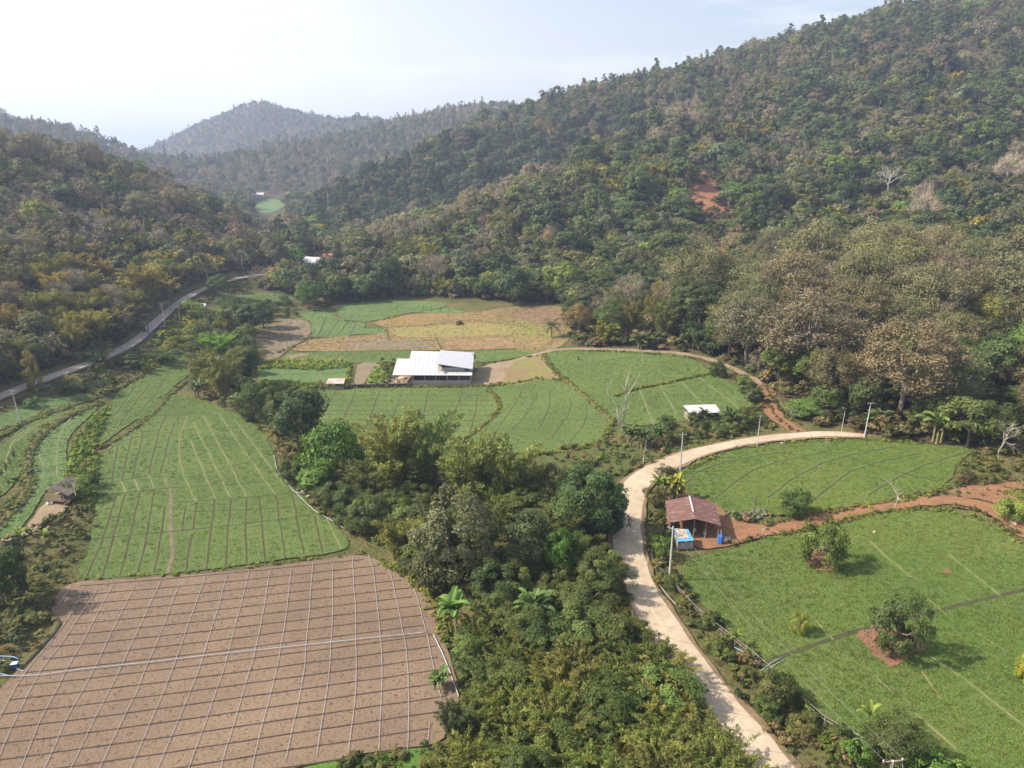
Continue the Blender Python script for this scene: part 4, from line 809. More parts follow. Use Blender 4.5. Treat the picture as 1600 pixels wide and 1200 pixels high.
# accents seen on the slopes: kind, pixel of the base, height m, colour, label
ACC = [('fine', 72, 372, 15, (.17, .19, .04), 'tall yellow green tree standing out above the brown left hillside'), ('broad', 160, 262, 13, (.02, .035, .018), 'big dark round tree alone on the crest of the left hill'),
       ('fine', 1305, 290, 17, (.12, .17, .04), 'bright yellow green tree in the dark right-hand forest'), ('dry', 857, 388, 9, (.27, .17, .05), 'small orange leaved tree at the foot of the dark slope'),
       ('broad', 1500, 338, 6, (.2, .1, .125), 'small tree with pink blossom on the right slope'), ('bare', 1570, 300, 20, (.23, .19, .16), 'tall pinkish bare tree near the right edge of the forest'),
       ('pale', 1385, 308, 16, (.4, .38, .34), 'white branched bare tree in the middle of the right slope'), ('bare', 1438, 360, 18, (.22, .18, .14), 'pale brown bare tree above the domed olive wood'),
       ('fine', 880, 470, 17, (.13, .17, .045), 'rounded olive tree with a reddish top beside the dry pasture'), ('broad', 800, 474, 14, (.045, .075, .03), 'dark green tree at the back corner of the dry pasture'),
       ('fine', 1395, 470, 21, (.13, .125, .05), 'huge domed olive green tree on top of the dry wood'), ('fine', 1480, 610, 14, (.055, .1, .028), 'wide bright green tree in front of the dry wood'),
       ('dry', 1405, 625, 9, (.24, .17, .05), 'small tree with yellow orange leaves below the wide green tree'), ('fine', 1215, 600, 12, (.1, .14, .04), 'light green tree at the bend of the dirt track'), ('fine', 1265, 615, 12, (.085, .12, .035), 'light green tree inside the wood by the dirt track'),
       ('bare', 1318, 590, 12, (.16, .14, .11), 'slender bare tree with a pale trunk in the dry wood'), ('fine', 482, 482, 11, (.05, .1, .02), 'rich green round tree at the left end of the far fields'),
       ('bamboo', 515, 470, 14, (.06, .075, .035), 'dark upright bamboo clump behind the far plots'), ('fine', 345, 462, 9, (.06, .1, .03), 'green tree beside the grey road bend'), ('broad', 1062, 430, 13, (.06, .09, .035), 'green tree below the red landslip')]
for i, (kd, ax, ay, hh, tc_, lb) in enumerate(ACC):
    g = G(ax, ay); kk = np.hypot(bx-g[0], by-g[1]) > 4.2; bx, by, bz, px_, py_, pf, ki, tint, hgt, inw, left, far, D = [a[kk] for a in (bx, by, bz, px_, py_, pf, ki, tint, hgt, inw, left, far, D)]
    nm = 'blossom_tree' if 'pink' in lb else None
    plant(kd, g, hh, None if kd != 'fine' or hh < 19 else 27, tuple(min(.5, c*1.35) for c in tc_), lb, None, name=nm)
nT = len(bx)
px_size = hgt/pf; order = np.argsort(-px_size*(1+.0*D)); NIND = 330; isind = np.zeros(nT, bool); isind[order[:NIND]] = True
ADJ = {'broad': 'leafy green tree', 'fine': 'olive leaved tree', 'dry': 'dry brown tree', 'bare': 'leafless tree', 'bamboo': 'bamboo clump', 'pine': 'thin pine', 'vine': 'vine hung tree'}
def tone(c, kd):  # tone word taken from the plant's own tint
    c = list(c); s_ = sum(c)/3
    if kd in ('dry', 'bare'): return 'pale ' if s_ > .155 else ('dull ' if s_ > .125 else 'dark ')
    return 'light ' if s_ > .1 else ('dull ' if s_ > .07 else 'shady ')
def size_(h, kd='x'): return 'tall ' if h > 12.5 else ('' if h > 8.5 else 'short ')
def where(i):
    if inw[i]:
        v = 'at the front of' if D[i] < 175+ (1 if px_[i] > 1240 else 40) else ('high up in' if D[i] > 225 else 'inside'); return v+' '+('the dry wood right of the dry pasture' if px_[i] < 1050 else 'the dry wood behind the knoll field' if px_[i] < 1240 else ('the wood above the curved road' if px_[i] < 1400 else 'the wood behind the wide tree') if px_[i] < 1500 else 'the wood near the right picture edge')
    if left[i]: return ('on the left hillside at the left picture edge' if px_[i] < 70 else 'on the left hillside above the columnar tree' if px_[i] < 160 else 'on the left hillside above the sunny road patch' if px_[i] < 290 else 'on the left hillside above the road bend')
    if D[i] < 430 and px_[i] < 560: return 'in the trees where the grey road enters the valley'
    return 'at the foot of the slope behind the far fields'
cnt = 0
for i in np.flatnonzero(isind):
    kd = KS[ki[i]]; w_ = where(i); lb = (size_(hgt[i])+tone(tint[i], kd)+ADJ[kd]).strip()+' '+w_
    f_ = hgt[i]/pf[i]*FPX < 45
    if kd == 'pine' : f_ = True
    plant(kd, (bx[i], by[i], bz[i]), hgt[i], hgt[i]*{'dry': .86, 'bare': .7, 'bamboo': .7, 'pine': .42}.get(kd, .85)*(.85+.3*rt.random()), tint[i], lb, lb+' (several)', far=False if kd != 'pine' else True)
# the rest of the forest in one object
FK = ['broad', 'dry', 'bare', 'bamboo', 'pine', 'snag']; flist = []; fst = {}
for kd in FK:
    fst[kd] = (len(flist), len(FAR[kd])); flist += [joined(p, 'forest_tree') for p in FAR[kd]]
def fidx(kd):
    if rt.random() < .045: kd = 'snag'
    kd = {'fine': 'broad', 'vine': 'broad'}.get(kd, kd); a, n_ = fst[kd]; return a+int(rt.integers(n_)), FAR[kd][0][2], FAR[kd][0][3]
q = np.flatnonzero(~isind); idx = np.zeros(len(q)); sc = np.zeros((len(q), 3)); ro = np.zeros((len(q), 3)); ro[:, 2] = rt.random(len(q))*6.28; ro[:, :2] = rt.normal(size=(len(q), 2))*.05
for j, i in enumerate(q):
    a, h0, w0 = fidx(KS[ki[i]]); idx[j] = a; s_ = hgt[i]/h0; wx = s_*(.85+.4*rt.random())*(1.02 if D[i] > 460 else 1.08)*(.85 if far[i] else 1); sc[j] = (wx, wx, s_)
scatter('forest', flist, np.column_stack([bx[q], by[q], bz[q]-.3]), idx, ro, sc, tint[q], 'mixed green and brown forest covering the hillsides', 'forest')
print('trees', nT, 'individual', isind.sum())

# ------------------------------------------------------------------ undergrowth, weeds, crops
BUSH = [p_bush(201), p_bush(202, 300, 1.4, 1.1), p_bush(203, 220, 1.2, .7), p_bush(204, 240, 1., 1.3, .11)]
TUFT = [p_tuft(211), p_tuft(212, 30, .5), p_tuft(213, 22, .38)]
def cover(name, pts, kinds, hs, tints, label, cat, seed, tilt=.12, wide=1.2):
    r = np.random.default_rng(seed); n_ = len(pts); z = H(pts[:, 0], pts[:, 1]); t = np.array([jit(tints[int(a)], .1) for a in r.integers(0, len(tints), n_)]); pv = fbm(pts[:, 0]/14, pts[:, 1]/14, 55, 4); t = t*(1+.45*pv)[:, None]*np.stack([1+.2*np.clip(pv, 0, 1), 1+0*pv, 1+0*pv], 1)
    s_ = r.uniform(hs[0], hs[1], n_); sc_ = np.stack([s_*wide*(.8+.4*r.random(n_)), s_*wide, s_], 1); ro_ = np.stack([r.normal(size=n_)*tilt, r.normal(size=n_)*tilt, r.random(n_)*6.28], 1)
    return scatter(name, kinds, np.column_stack([pts, z-.03]), r.integers(0, len(kinds), n_), ro_, sc_, t, label, cat)
def fillpoly(P, s, r, world=False, j=.45):
    P = np.asarray(P, float)[:, :2] if world else GP(P)[:, :2]; x0, y0 = P.min(0); x1, y1 = P.max(0); a, b = jgrid(x0, x1, y0, y1, s, r, j); k = inside(P, a, b)
    return np.column_stack([a[k], b[k]])
def alongline(P, wd, dens, r, world=False):
    P = resample(smooth(np.asarray(P, float)[:, :2] if world else GP(P)[:, :2], 1), .5); n_ = int(len(P)*.5*dens); k = r.integers(0, len(P)-1, n_); d = unit(P[k+1]-P[k]); nr = np.stack([-d[:, 1], d[:, 0]], 1)
    return P[k]+nr*(r.normal(size=n_)*wd*.4)[:, None]+d*r.random(n_)[:, None]*.5
ru = np.random.default_rng(5)
ux, uy = jgrid(-260, 330, 110, 420, 3.2, ru); uz = H(ux, uy); a_, b_, c_ = proj(ux, uy, uz); k = ~inside(VALW, ux, uy) & (a_ > -100) & (a_ < 1700)
for q_ in SLIDE+GLADE: k &= ~inside(q_, ux, uy) | (fbm(ux/9, uy/9, 77, 2) > .22)
RV = [VALW[i] for i in range(1, 12)]
cover('undergrowth', np.column_stack([ux, uy])[k], BUSH, (1.2, 2.8), [DARK, MID, OLIVE, (.1, .08, .045), BROWN], 'low bushes under the trees of the slopes and the dry wood', 'undergrowth', 301, wide=1.5)
# tall crop of the right-hand fields, tuft by tuft
crop = []
RW = smooth(np.concatenate([GP(OUTR)[:, :2], GP(INR)[:, :2][::-1]]), 0)
PATCH = [GP(p)[:, :2] for p in ([(1252,868),(1270,852),(1310,850),(1322,868),(1300,885),(1280,888)], [(1340,990),(1370,978),(1435,985),(1440,1015),(1400,1032),(1375,1025)])]
def keepout(P, x):
    k = ~inside(RW, x[:, 0], x[:, 1])
    for q_ in PATCH: k &= ~inside(q_, x[:, 0], x[:, 1])
    return x[k]
LINESW = [GP(p)[:, :2] for p in ([(1180,1042),(1280,1004),(1340,987),(1440,960),(1520,940),(1640,915)], [(1360,847),(1390,875),(1425,903)], [(1482,867),(1520,897),(1562,932)], [(1455,1028),(1507,1062),(1550,1097),(1640,1165)], [(1430,1115),(1495,1172)],
        [(1117,779),(1150,752),(1190,727),(1300,704)], [(1200,778),(1240,747),(1300,716),(1400,698)], [(1267,784),(1305,754),(1340,730),(1440,708)], [(1357,774),(1420,736),(1510,706)], [(1070,757),(1095,733),(1150,718),(1230,706)])]
def gap(x, wd=.35):
    k = np.ones(len(x), bool)
    for q_ in LINESW: k &= seg_d(x[:, 0], x[:, 1], [tuple(a) for a in q_]) > wd
    return x[k]
bf = fillpoly(FIELDS['big_field'][0], .43, ru, True); pa, pb, pc = proj(bf[:, 0], bf[:, 1], 0*bf[:, 0]); bf = bf[(pa < 1720) & (pb < 1320)]
cf = fillpoly(FIELDS['curve_field'][0], .46, ru, True)
tg = [(.125, .188, .042), (.145, .202, .047), (.105, .165, .037), (.175, .205, .058)]
pts = gap(keepout(None, np.concatenate([bf, cf])))
cover('field_crop', pts, TUFT, (.38, .7), tg, 'tall green grassy crop on the fields right of the concrete road', 'crop', 302, wide=1.5)
rb_ = [fillpoly(FIELDS[k_][0], .7, ru, True) for k_ in ('green_field', 'upper_green_field', 'knoll_field', 'lower_terrace', 'middle_terrace')]+[fillpoly(FIELDS[k_][0], .95, ru, True) for k_ in ('barn_field', 'upper_terrace', 'inner_green_field', 'green_strip_field', 'far_blue_field', 'far_plots', 'striped_field', 'shaded_field')]
rb_ = np.concatenate(rb_)
for Lw, wd_ in LINES:
    lo, hi = Lw.min(0)-2, Lw.max(0)+2; near = (rb_[:, 0] > lo[0]) & (rb_[:, 0] < hi[0]) & (rb_[:, 1] > lo[1]) & (rb_[:, 1] < hi[1]); kk = ~near
    kk[near] = seg_d(rb_[near, 0], rb_[near, 1], [tuple(a) for a in Lw]) > wd_*.5+.28; rb_ = rb_[kk]
cover('low_crop', rb_, TUFT, (.35, .6), [(.135, .19, .047), (.115, .17, .042), (.165, .205, .056)], 'short even green crop in beds on the left fields', 'crop', 303, wide=2.2)
mul = fillpoly(BFW, .62, ru, True); cover('straw_mulch', mul, TUFT, (.16, .34), [(.27, .21, .14), (.12, .09, .065), (.33, .26, .17), (.2, .155, .1)], 'dry straw mulch lying over the brown field', 'straw', 312, tilt=.5, wide=2.2)
# weedy verges
W1 = [fillpoly(p, s_, ru) for p, s_ in (
  ([(298,552),(345,520),(400,545),(402,600),(480,612),(500,665),(560,738),(700,738),(850,735),(960,750),(955,850),(900,900),(720,960),(640,888),(600,868),(555,854),(500,802),(442,748),(430,700),(385,652),(345,634),(310,615)], 1.5),
  ([(-100,700),(-60,655),(0,632),(60,608),(140,580),(180,563),(222,541),(245,516),(270,492),(300,470),(345,446),(400,436),(425,432),(400,452),(342,464),(308,488),(330,500),(300,540),(262,560),(215,585),(180,608),(160,615),(75,622),(0,646),(-100,690)], 1.5),
  ([(960,742),(1030,714),(1012,694),(960,690),(990,670),(1100,660),(1180,640),(1195,650),(1225,672),(1150,684),(1050,706),(1000,730),(975,745)], 1.4),
  ([(1030,770),(1045,745),(1065,742),(1065,770),(1040,800),(1040,870),(1060,890),(1085,935),(1140,988),(1215,1053),(1275,1115),(1340,1150),(1420,1300),(1360,1350),(1240,1190),(1150,1085),(1062,970),(1030,915),(1012,870),(1010,800)], 1.2),
  ([(1110,575),(1140,590),(1185,605),(1192,640),(1180,640),(1150,600),(1105,582)], 1.2), ([(1500,725),(1530,702),(1640,690),(1640,750),(1560,755),(1490,768)], 1.6), ([(1060,800),(1040,772),(1055,762),(1064,775),(1090,782)], 1.3),
  ([(60,820),(110,790),(145,800),(135,870),(110,905),(75,940),(95,975),(30,1040),(-60,1100),(-100,900),(0,850)], 1.25), ([(-60,800),(0,780),(40,735),(45,760),(20,800),(-30,830)], 1.5),
  ([(600,870),(640,888),(690,950),(700,990),(722,1060),(740,1100),(700,1170),(720,1180),(760,1100),(730,1000),(700,930),(650,880)], 1.1), ([(840,708),(950,690),(1035,714),(1005,738),(960,748),(900,735)], 1.6),
  ([(1200,835),(1205,818),(1130,800),(1150,812),(1180,816)], 1.1), ([(598,565),(640,567),(615,600),(598,600)], 1.3), ([(540,1186),(700,1165),(720,1260),(430,1240)], .9))]
cover('weeds', keepout(None, np.concatenate(W1)), BUSH+TUFT, (.35, 1.15), [MID, OLIVE, (.075, .1, .03), (.13, .12, .05), (.16, .12, .075), (.11, .15, .035), DARK], 'weeds and rough grass on the verges and banks', 'weeds', 304, wide=1.3)
YL = [([(262,520),(300,510),(330,515),(300,540),(262,560),(225,582),(215,570),(250,545)], 1.0), ([(150,700),(104,752),(108,720),(120,680),(150,650),(172,630),(165,665)], 1.0), ([(104,752),(150,700),(156,742),(146,790),(136,800),(118,790)], 1.1)]
cover('bright_weeds', np.concatenate([fillpoly(p, s_, ru) for p, s_ in YL]+[fillpoly(FIELDS['yellow_band'][0], 1.3, ru, True)[:, :]]), BUSH, (.5, 1.1), [(.17, .23, .03), (.2, .22, .035), (.12, .18, .03), (.22, .21, .05)], 'yellow green leafy weeds on the banks and garden strips', 'weeds', 305) if False else None
yb_ = fillpoly(FIELDS['yellow_band'][0], .95, ru, True); yb_ = yb_[~inside(FIELDS['inner_green_field'][0], yb_[:, 0], yb_[:, 1])]
cover('bright_weeds', np.concatenate([fillpoly(p, s_, ru) for p, s_ in YL]+[yb_, fillpoly(FIELDS['garden_weeds'][0], 1.3, ru, True)]), BUSH, (.45, .95), [(.17, .26, .05), (.21, .28, .055), (.13, .2, .045), (.24, .26, .06)], 'yellow green leafy weeds on the banks and garden strips', 'weeds', 305)
W2 = [alongline(P, wd, de, ru) for P, wd, de in (([(42,740),(46,705),(60,682),(90,658),(155,628)], 1.5, 7), ([(-30,700),(0,680),(50,655),(95,640),(150,620)], 1.5, 7), ([(150,702),(170,695),(205,672),(240,648),(262,618),(290,596)], 1., 2.5), ([(175,612),(215,588),(262,562),(300,541)], 1.5, 6), ([(-20,835),(20,800),(45,760),(44,735)], 1.5, 6),
   ([(958,655),(948,685),(915,702),(840,710)], .8, 8), ([(850,556),(862,576),(885,596),(930,632),(955,657)], 1.1, 6), ([(960,620),(985,611),(1040,599),(1108,585)], .6, 7), ([(112,907),(330,894),(568,864)], .5, 1.5), ([(598,878),(652,908),(684,950),(696,990),(702,1015)], 1.2, 9), ([(500,606),(640,605),(780,604),(850,590)], .8, 4), ([(760,606),(783,630),(770,655),(720,690)], .8, 5),
   ([(1200,806),(1350,791),(1440,779),(1490,757)], .8, 3), ([(1240,835),(1290,822),(1350,803),(1420,797),(1500,799),(1560,826),(1640,880)], .8, 2.5), ([(1062,742),(1130,706),(1200,693),(1340,686),(1440,694)], .8, 2), ([(960,744),(1012,724),(1050,707),(1150,684)], .8, 2), ([(393,565),(440,550),(486,528)], .7, 2), ([(523,500),(575,506),(640,490)], .5, 1))]
cover('bank_weeds', np.concatenate(W2), BUSH, (.22, .55), [(.13, .18, .05), (.17, .23, .05), (.13, .15, .05), (.23, .26, .06), (.18, .17, .07)], 'green weeds along the field edges and earth banks', 'weeds', 306)

st = np.concatenate([fillpoly(FIELDS[k_][0], 1.1, ru, True) for k_ in ('orange_field', 'fallow_plot', 'dry_pasture')]); cover('dry_stubble', st, TUFT, (.3, .75), [(.24, .19, .09), (.17, .13, .07), (.2, .2, .07), (.13, .11, .06), (.16, .17, .06)], 'dry stubble and grass on the fallow plots', 'stubble', 320, wide=2.)
dt = np.concatenate([alongline(P, wd, de, ru) for P, wd, de in (([(1140,852),(1175,842),(1210,836),(1260,828),(1310,818),(1360,804),(1420,795),(1480,791),(1530,797),(1565,818),(1620,860)], .7, 5), ([(1210,818),(1260,809),(1310,799),(1360,787),(1420,777),(1480,768)], .7, 5), ([(1245,676),(1220,660),(1206,645),(1202,620),(1196,600)], .6, 4), ([(1250,664),(1228,650),(1214,636),(1206,612)], .6, 4),
   ([(1170,594),(1145,581),(1110,567),(1060,557),(1000,552),(940,549),(880,549)], .5, 3), ([(745,604),(790,600),(850,590),(880,596)], 1., 3), ([(750,571),(800,561),(850,555)], .8, 3))]+[fillpoly([(600,585),(640,590),(640,603),(600,603)], 1.6, ru), fillpoly([(1480,760),(1560,750),(1640,745),(1640,765),(1560,775),(1500,782)], 1.3, ru)])
cover('track_weeds', dt, BUSH+TUFT, (.2, .55), [MID, (.14, .16, .05), (.18, .13, .08), (.12, .09, .06), OLIVE], 'ragged weeds and clods along the dirt tracks and yard', 'weeds', 321)
# ------------------------------------------------------------------ trees and plants of the valley floor, one by one
rv = np.random.default_rng(17); taken = []
def P1(kind, px, py, hpx, wpx=None, tint=MID, label=None, group=None, var=None, **k):
    """a plant by the pixel of its foot and its height and width in pixels"""
    g = G(px, py); f = g[1]*cp-(g[2]-HC)*sp; dep = (HC-g[2])/math.hypot(g[0], g[1]); ca = math.cos(math.atan(dep))
    h = hpx/FPX*f/max(ca, .6); taken.append((g[0], g[1], (wpx or hpx*.8)/FPX*f*.5))
    return plant(kind, g, h, wpx/FPX*f if wpx else None, jit(tint, .08), label, group, var, **k)
GR_ = 'in the wooded strip between the left field and the road'
hand = [
 ('bamboo', 350, 622, 108, 88, OLIVE, 'spreading olive bamboo at the top corner of the large left field'), ('bamboo', 345, 560, 52, 66, (.12, .2, .03), 'bright yellow green bamboo by the far end of the left trees'),
 ('bamboo', 322, 600, 70, 56, (.075, .09, .035), 'dusty green bamboo left of the spreading olive bamboo'), ('bamboo', 385, 600, 82, 60, (.05, .07, .028), 'dark green bamboo right of the spreading olive bamboo'), ('broad', 395, 525, 58, 52, (.05, .075, .03), 'green tree at the edge of the far fallow plot'),
 ('fine', 365, 520, 50, 46, (.07, .1, .03), 'mid green tree between the shaded field and fallow plot'), ('broad', 412, 512, 42, 34, (.045, .07, .03), 'small dark tree beside the pale pole at the fallow plot'), ('leafy', 395, 568, 40, 44, OLIVE, 'olive thicket at the lower end of the fallow plot'),
 ('vine', 402, 655, 58, 46, DARK, 'dark leafy tree at the right end of the field bank'), ('fine', 425, 640, 50, 44, (.06, .09, .03), 'small green tree left of the dark round tree'), ('broad', 468, 700, 96, 84, (.042, .065, .028), 'dark round tree overlooking the barn field'), ('fine', 440, 668, 60, 48, (.07, .085, .035), 'dusty tree behind the palm by the left field'),
 ('broad', 520, 755, 92, 84, (.075, .14, .028), 'vivid green domed tree at the edge of the strip'), ('broad', 492, 776, 50, 52, (.07, .12, .028), 'vivid green low tree below the domed tree'), ('shrub', 470, 742, 34, 44, (.04, .055, .025), 'dark shrub between the palm and the vivid tree'),
 ('bamboo', 615, 775, 160, 116, (0.140, 0.152, 0.051), 'tall olive gold bamboo clump reaching over the barn field'), ('bamboo', 672, 765, 168, 106, (0.116, 0.144, 0.051), 'tall dark olive bamboo clump right of the gold one'), ('bamboo', 735, 805, 152, 112, (0.140, 0.152, 0.054), 'orange tinged bamboo clump in the middle of the strip'),
 ('bamboo', 795, 805, 160, 108, (0.134, 0.152, 0.054), 'golden bamboo clump with upright tips in the strip'), ('bamboo', 575, 795, 98, 76, (.1, .115, .04), 'low bamboo clump behind the vivid green tree'), ('vine', 706, 905, 128, 116, (.08, .09, .06), 'large grey green tree hung with creepers'),
 ('bamboo', 760, 868, 120, 110, (.1, .11, .04), 'olive bamboo clump behind the creeper tree'), ('vine', 925, 838, 112, 96, (.035, .065, .024), 'tall dark vine tower beside the road bend'), ('vine', 890, 850, 88, 80, (.05, .08, .03), 'dark vine covered tree left of the vine tower'), ('vine', 950, 830, 78, 44, (.03, .055, .02), 'narrow vine covered tree at the road edge'),
 ('fine', 865, 810, 92, 54, (.075, .085, .04), 'slender olive tree with a pale trunk'), ('fine', 840, 800, 60, 60, (.06, .075, .035), 'dusky tree between the golden bamboo and the slender tree'), ('broad', 640, 850, 68, 54, (.07, .1, .03), 'green tree at the right corner of the left field'), ('broad', 634, 838, 50, 50, (.09, .16, .03), 'light green leafy tree over the field corner'),
 ('vine', 585, 835, 58, 56, (.06, .085, .035), 'bushy tree along the edge of the left field'), ('vine', 548, 812, 52, 52, (.045, .07, .03), 'dark bushy tree near the pipes by the left field'), ('vine', 520, 790, 40, 42, (.05, .075, .03), 'small bushy tree beside the pipe heap'), ('fine', 660, 868, 66, 56, (.1, .14, .035), 'yellow green tree beside the creeper tree'),
 ('bamboo', 880, 900, 88, 70, (.06, .1, .03), 'green bamboo spray left of the roadside tower'), ('fine', 875, 905, 82, 44, (.06, .12, .025), 'fresh green slender tree in the strip'), ('vine', 820, 895, 92, 92, (.05, .075, .03), 'dark leafy mound in the middle of the strip'), ('vine', 770, 945, 62, 70, (.045, .07, .028), 'dark leafy mound above the banana plants'),
 ('vine', 935, 935, 72, 60, (.075, .095, .035), 'olive bush tree leaning to the road'), ('shrub', 965, 900, 26, 26, (.11, .12, .04), 'low yellowish shrub at the road edge'),
 ('bamboo', 712, 1160, 76, 70, (.06, .075, .04), 'grey green tree at the bottom corner of the brown field'), ('broad', 8, 945, 92, 68, (.035, .06, .018), 'dense dark tree cut by the left picture edge'), ('vine', 57, 612, 70, 21, (.12, .11, .04), 'narrow yellow brown columnar tree by the grey road'),
 ('vine', 1265, 650, 26, 62, (.07, .12, .035), 'low green bush mound behind the signboard'), ('shrub', 1385, 686, 26, 24, (.09, .09, .04), 'small dusty shrub at the far corner of the curved field'), ('vine', 1122, 588, 26, 24, (.04, .065, .025), 'dark bush on the far bank of the knoll field'), ('shrub', 1165, 606, 22, 30, MID, 'green bush on the bank below the dirt track'), ('shrub', 1178, 628, 26, 32, (.05, .08, .03), 'green bush where the bank meets the dirt track'),
 ('field', 1286, 884, 72, 70, (.07, .1, .025), 'young fruit tree with soil ring in the big right field'), ('field', 1396, 1022, 96, 80, (.05, .068, .028), 'dark fruit tree on a red soil patch in the big field'), ('field', 1243, 806, 42, 48, (.05, .08, .025), 'small round tree between the red track and curved field'),
 ('field', 1249, 988, 33, 28, (.16, .17, .04), 'small yellowish bush alone in the big field'), ('field', 1600, 1062, 46, 30, (.2, .24, .03), 'bright yellow bush cut by the right picture edge'), ('field', 1590, 812, 48, 66, (.13, .16, .035), 'yellow green tree beside the red dirt track'),
 ('vine', 1392, 1185, 62, 84, (.045, .06, .022), 'dark bushy tree at the bottom of the big field'), ('shrub', 1340, 1190, 34, 40, (.07, .12, .03), 'leafy shrub left of the bottom bushy tree'), ('shrub', 1450, 1210, 36, 60, (.08, .15, .03), 'bright leafy shrub right of the bottom bushy tree'), ('shrub', 1500, 1225, 30, 60, (.08, .15, .03), 'bright leafy shrub at the bottom picture edge'),
 ('shrub', 1205, 1100, 42, 46, (.08, .09, .035), 'dusty shrub between the road and the big field'), ('shrub', 1228, 1095, 34, 40, (.05, .07, .025), 'dark shrub below the pipe crossing'), ('shrub', 128, 778, 36, 40, (.09, .12, .035), 'olive shrub right of the thatched hut'), ('shrub', 145, 760, 24, 24, (.05, .075, .03), 'dark shrub at the corner of the left field'),
 ('leafy', 160, 612, 26, 34, (.04, .06, .03), 'dark thicket at the head of the terraces'), ('leafy', 108, 612, 22, 40, (.03, .05, .022), 'dark thicket under the small roadside palm'), ('leafy', 155, 568, 34, 56, (.035, .06, .025), 'dark leafy thicket growing over the grey road verge'), ('shrub', 50, 636, 16, 22, (.07, .11, .03), 'small green shrub between the grey road and terrace'),
 ('leafy', 255, 565, 30, 60, (.07, .1, .03), 'green thicket on the bank above the upper green field'), ('shrub', 300, 500, 34, 44, (.13, .16, .04), 'yellow green bush beside the twin poles'), ('leafy', 330, 520, 34, 50, (.11, .15, .035), 'light green thicket above the spreading olive bamboo'), ('shrub', 205, 575, 22, 40, (.04, .06, .025), 'dark bush on the slope under the grey road'),
 ('shrub', 1045, 842, 16, 18, (.08, .11, .03), 'green shrub against the shed posts'), ('shrub', 1035, 872, 36, 30, (.08, .14, .035), 'light green bush left of the tall concrete pole'), ('shrub', 1022, 790, 30, 30, (.07, .065, .035), 'dark dusty bush between the road and the shed'), ('shrub', 1042, 742, 16, 26, (.03, .04, .02), 'dark bush on the inner edge of the road bend'),
 ('banana', 715, 985, 62, 66, (.09, .17, .05), 'large banana clump at the brown field corner'), ('banana', 838, 975, 60, 66, (.08, .14, .05), 'large banana clump in the middle of the green mass'), ('banana', 685, 1075, 28, 40, (.07, .12, .04), 'small banana plant by the white pipe end'), ('banana', 1470, 692, 56, 66, (.13, .18, .07), 'big pale banana clump below the wood'),
 ('banana', 1528, 690, 44, 40, (.13, .19, .06), 'yellow green banana clump near the tall trunks'), ('banana', 1368, 668, 34, 40, (.07, .13, .045), 'banana plant behind the leaning pole'), ('banana', 1052, 782, 44, 34, (.24, .24, .04), 'yellow leaved banana plant behind the shed'), ('banana', 1033, 780, 42, 36, (.12, .17, .04), 'green banana plant beside the road bend'),
 ('banana1', 35, 852, 34, 32, (.16, .22, .06), 'young banana plant left of the hut path'), ('banana1', 73, 854, 34, 32, (.17, .2, .07), 'young banana plant at the end of the hut path'), ('banana1', 1355, 1140, 44, 40, (.15, .2, .04), 'young banana plant at the lower edge of the big field'), ('banana', 1140, 668, 36, 38, (.04, .075, .025), 'dark banana clump right of the white roofed shelter'),
 ('banana', 1103, 662, 26, 24, (.05, .08, .03), 'banana plant in front of the white roofed shelter'), ('banana1', 1148, 1010, 30, 30, (.12, .17, .04), 'small banana plant on the roadside bank'), ('banana', 308, 622, 30, 30, (.08, .12, .045), 'banana plant at the head of the large left field'), ('banana', 372, 640, 28, 30, (.09, .13, .05), 'banana plant on the right side of the field head'),
 ('banana', 985, 698, 38, 36, (.07, .12, .035), 'first banana clump in the row under the knoll field'), ('banana', 1003, 700, 36, 32, (.06, .11, .035), 'second banana clump in the row under the knoll field'), ('banana', 1027, 694, 32, 30, (.05, .09, .03), 'last banana clump in the row under the knoll field'), ('banana', 1005, 545, 28, 36, (.06, .1, .04), 'banana plant at the foot of the dry wood'), ('banana', 1070, 530, 26, 40, (.07, .11, .045), 'banana group inside the edge of the dry wood'),
 ('palm', 862, 527, 44, 36, (.07, .085, .045), 'coconut palm standing in the dry pasture'), ('palm', 436, 712, 62, 46, (.14, .13, .04), 'palm with yellowing fronds by the left field edge'), ('palm', 452, 735, 48, 44, (.12, .09, .04), 'palm with drooping brown fronds'), ('palm', 114, 602, 24, 26, (.16, .17, .05), 'small palm on the slope below the grey road'), ('palm', 162, 618, 22, 24, (.13, .17, .04), 'small palm at the head of the terraces')]
for kd, x, y, hp, wp, tc_, lb in hand:
    P1(kd, x, y, hp, wp, tuple(min(.5, c*(1.05 if kd[:6] in ('banana', 'palm') else 1.4)+.006) for c in tc_), lb)
for i, (x, y, hp) in enumerate([(6, 760, 34), (14, 752, 36), (20, 742, 34), (27, 735, 40), (4, 790, 34), (18, 775, 36)]):
    P1('banana1', x, y, hp, 14, (.09, .11, .05), 'slender papaya tree in the group left of the terraces', 'papaya trees left of the terraces', name='papaya_tree', cat='papaya tree')
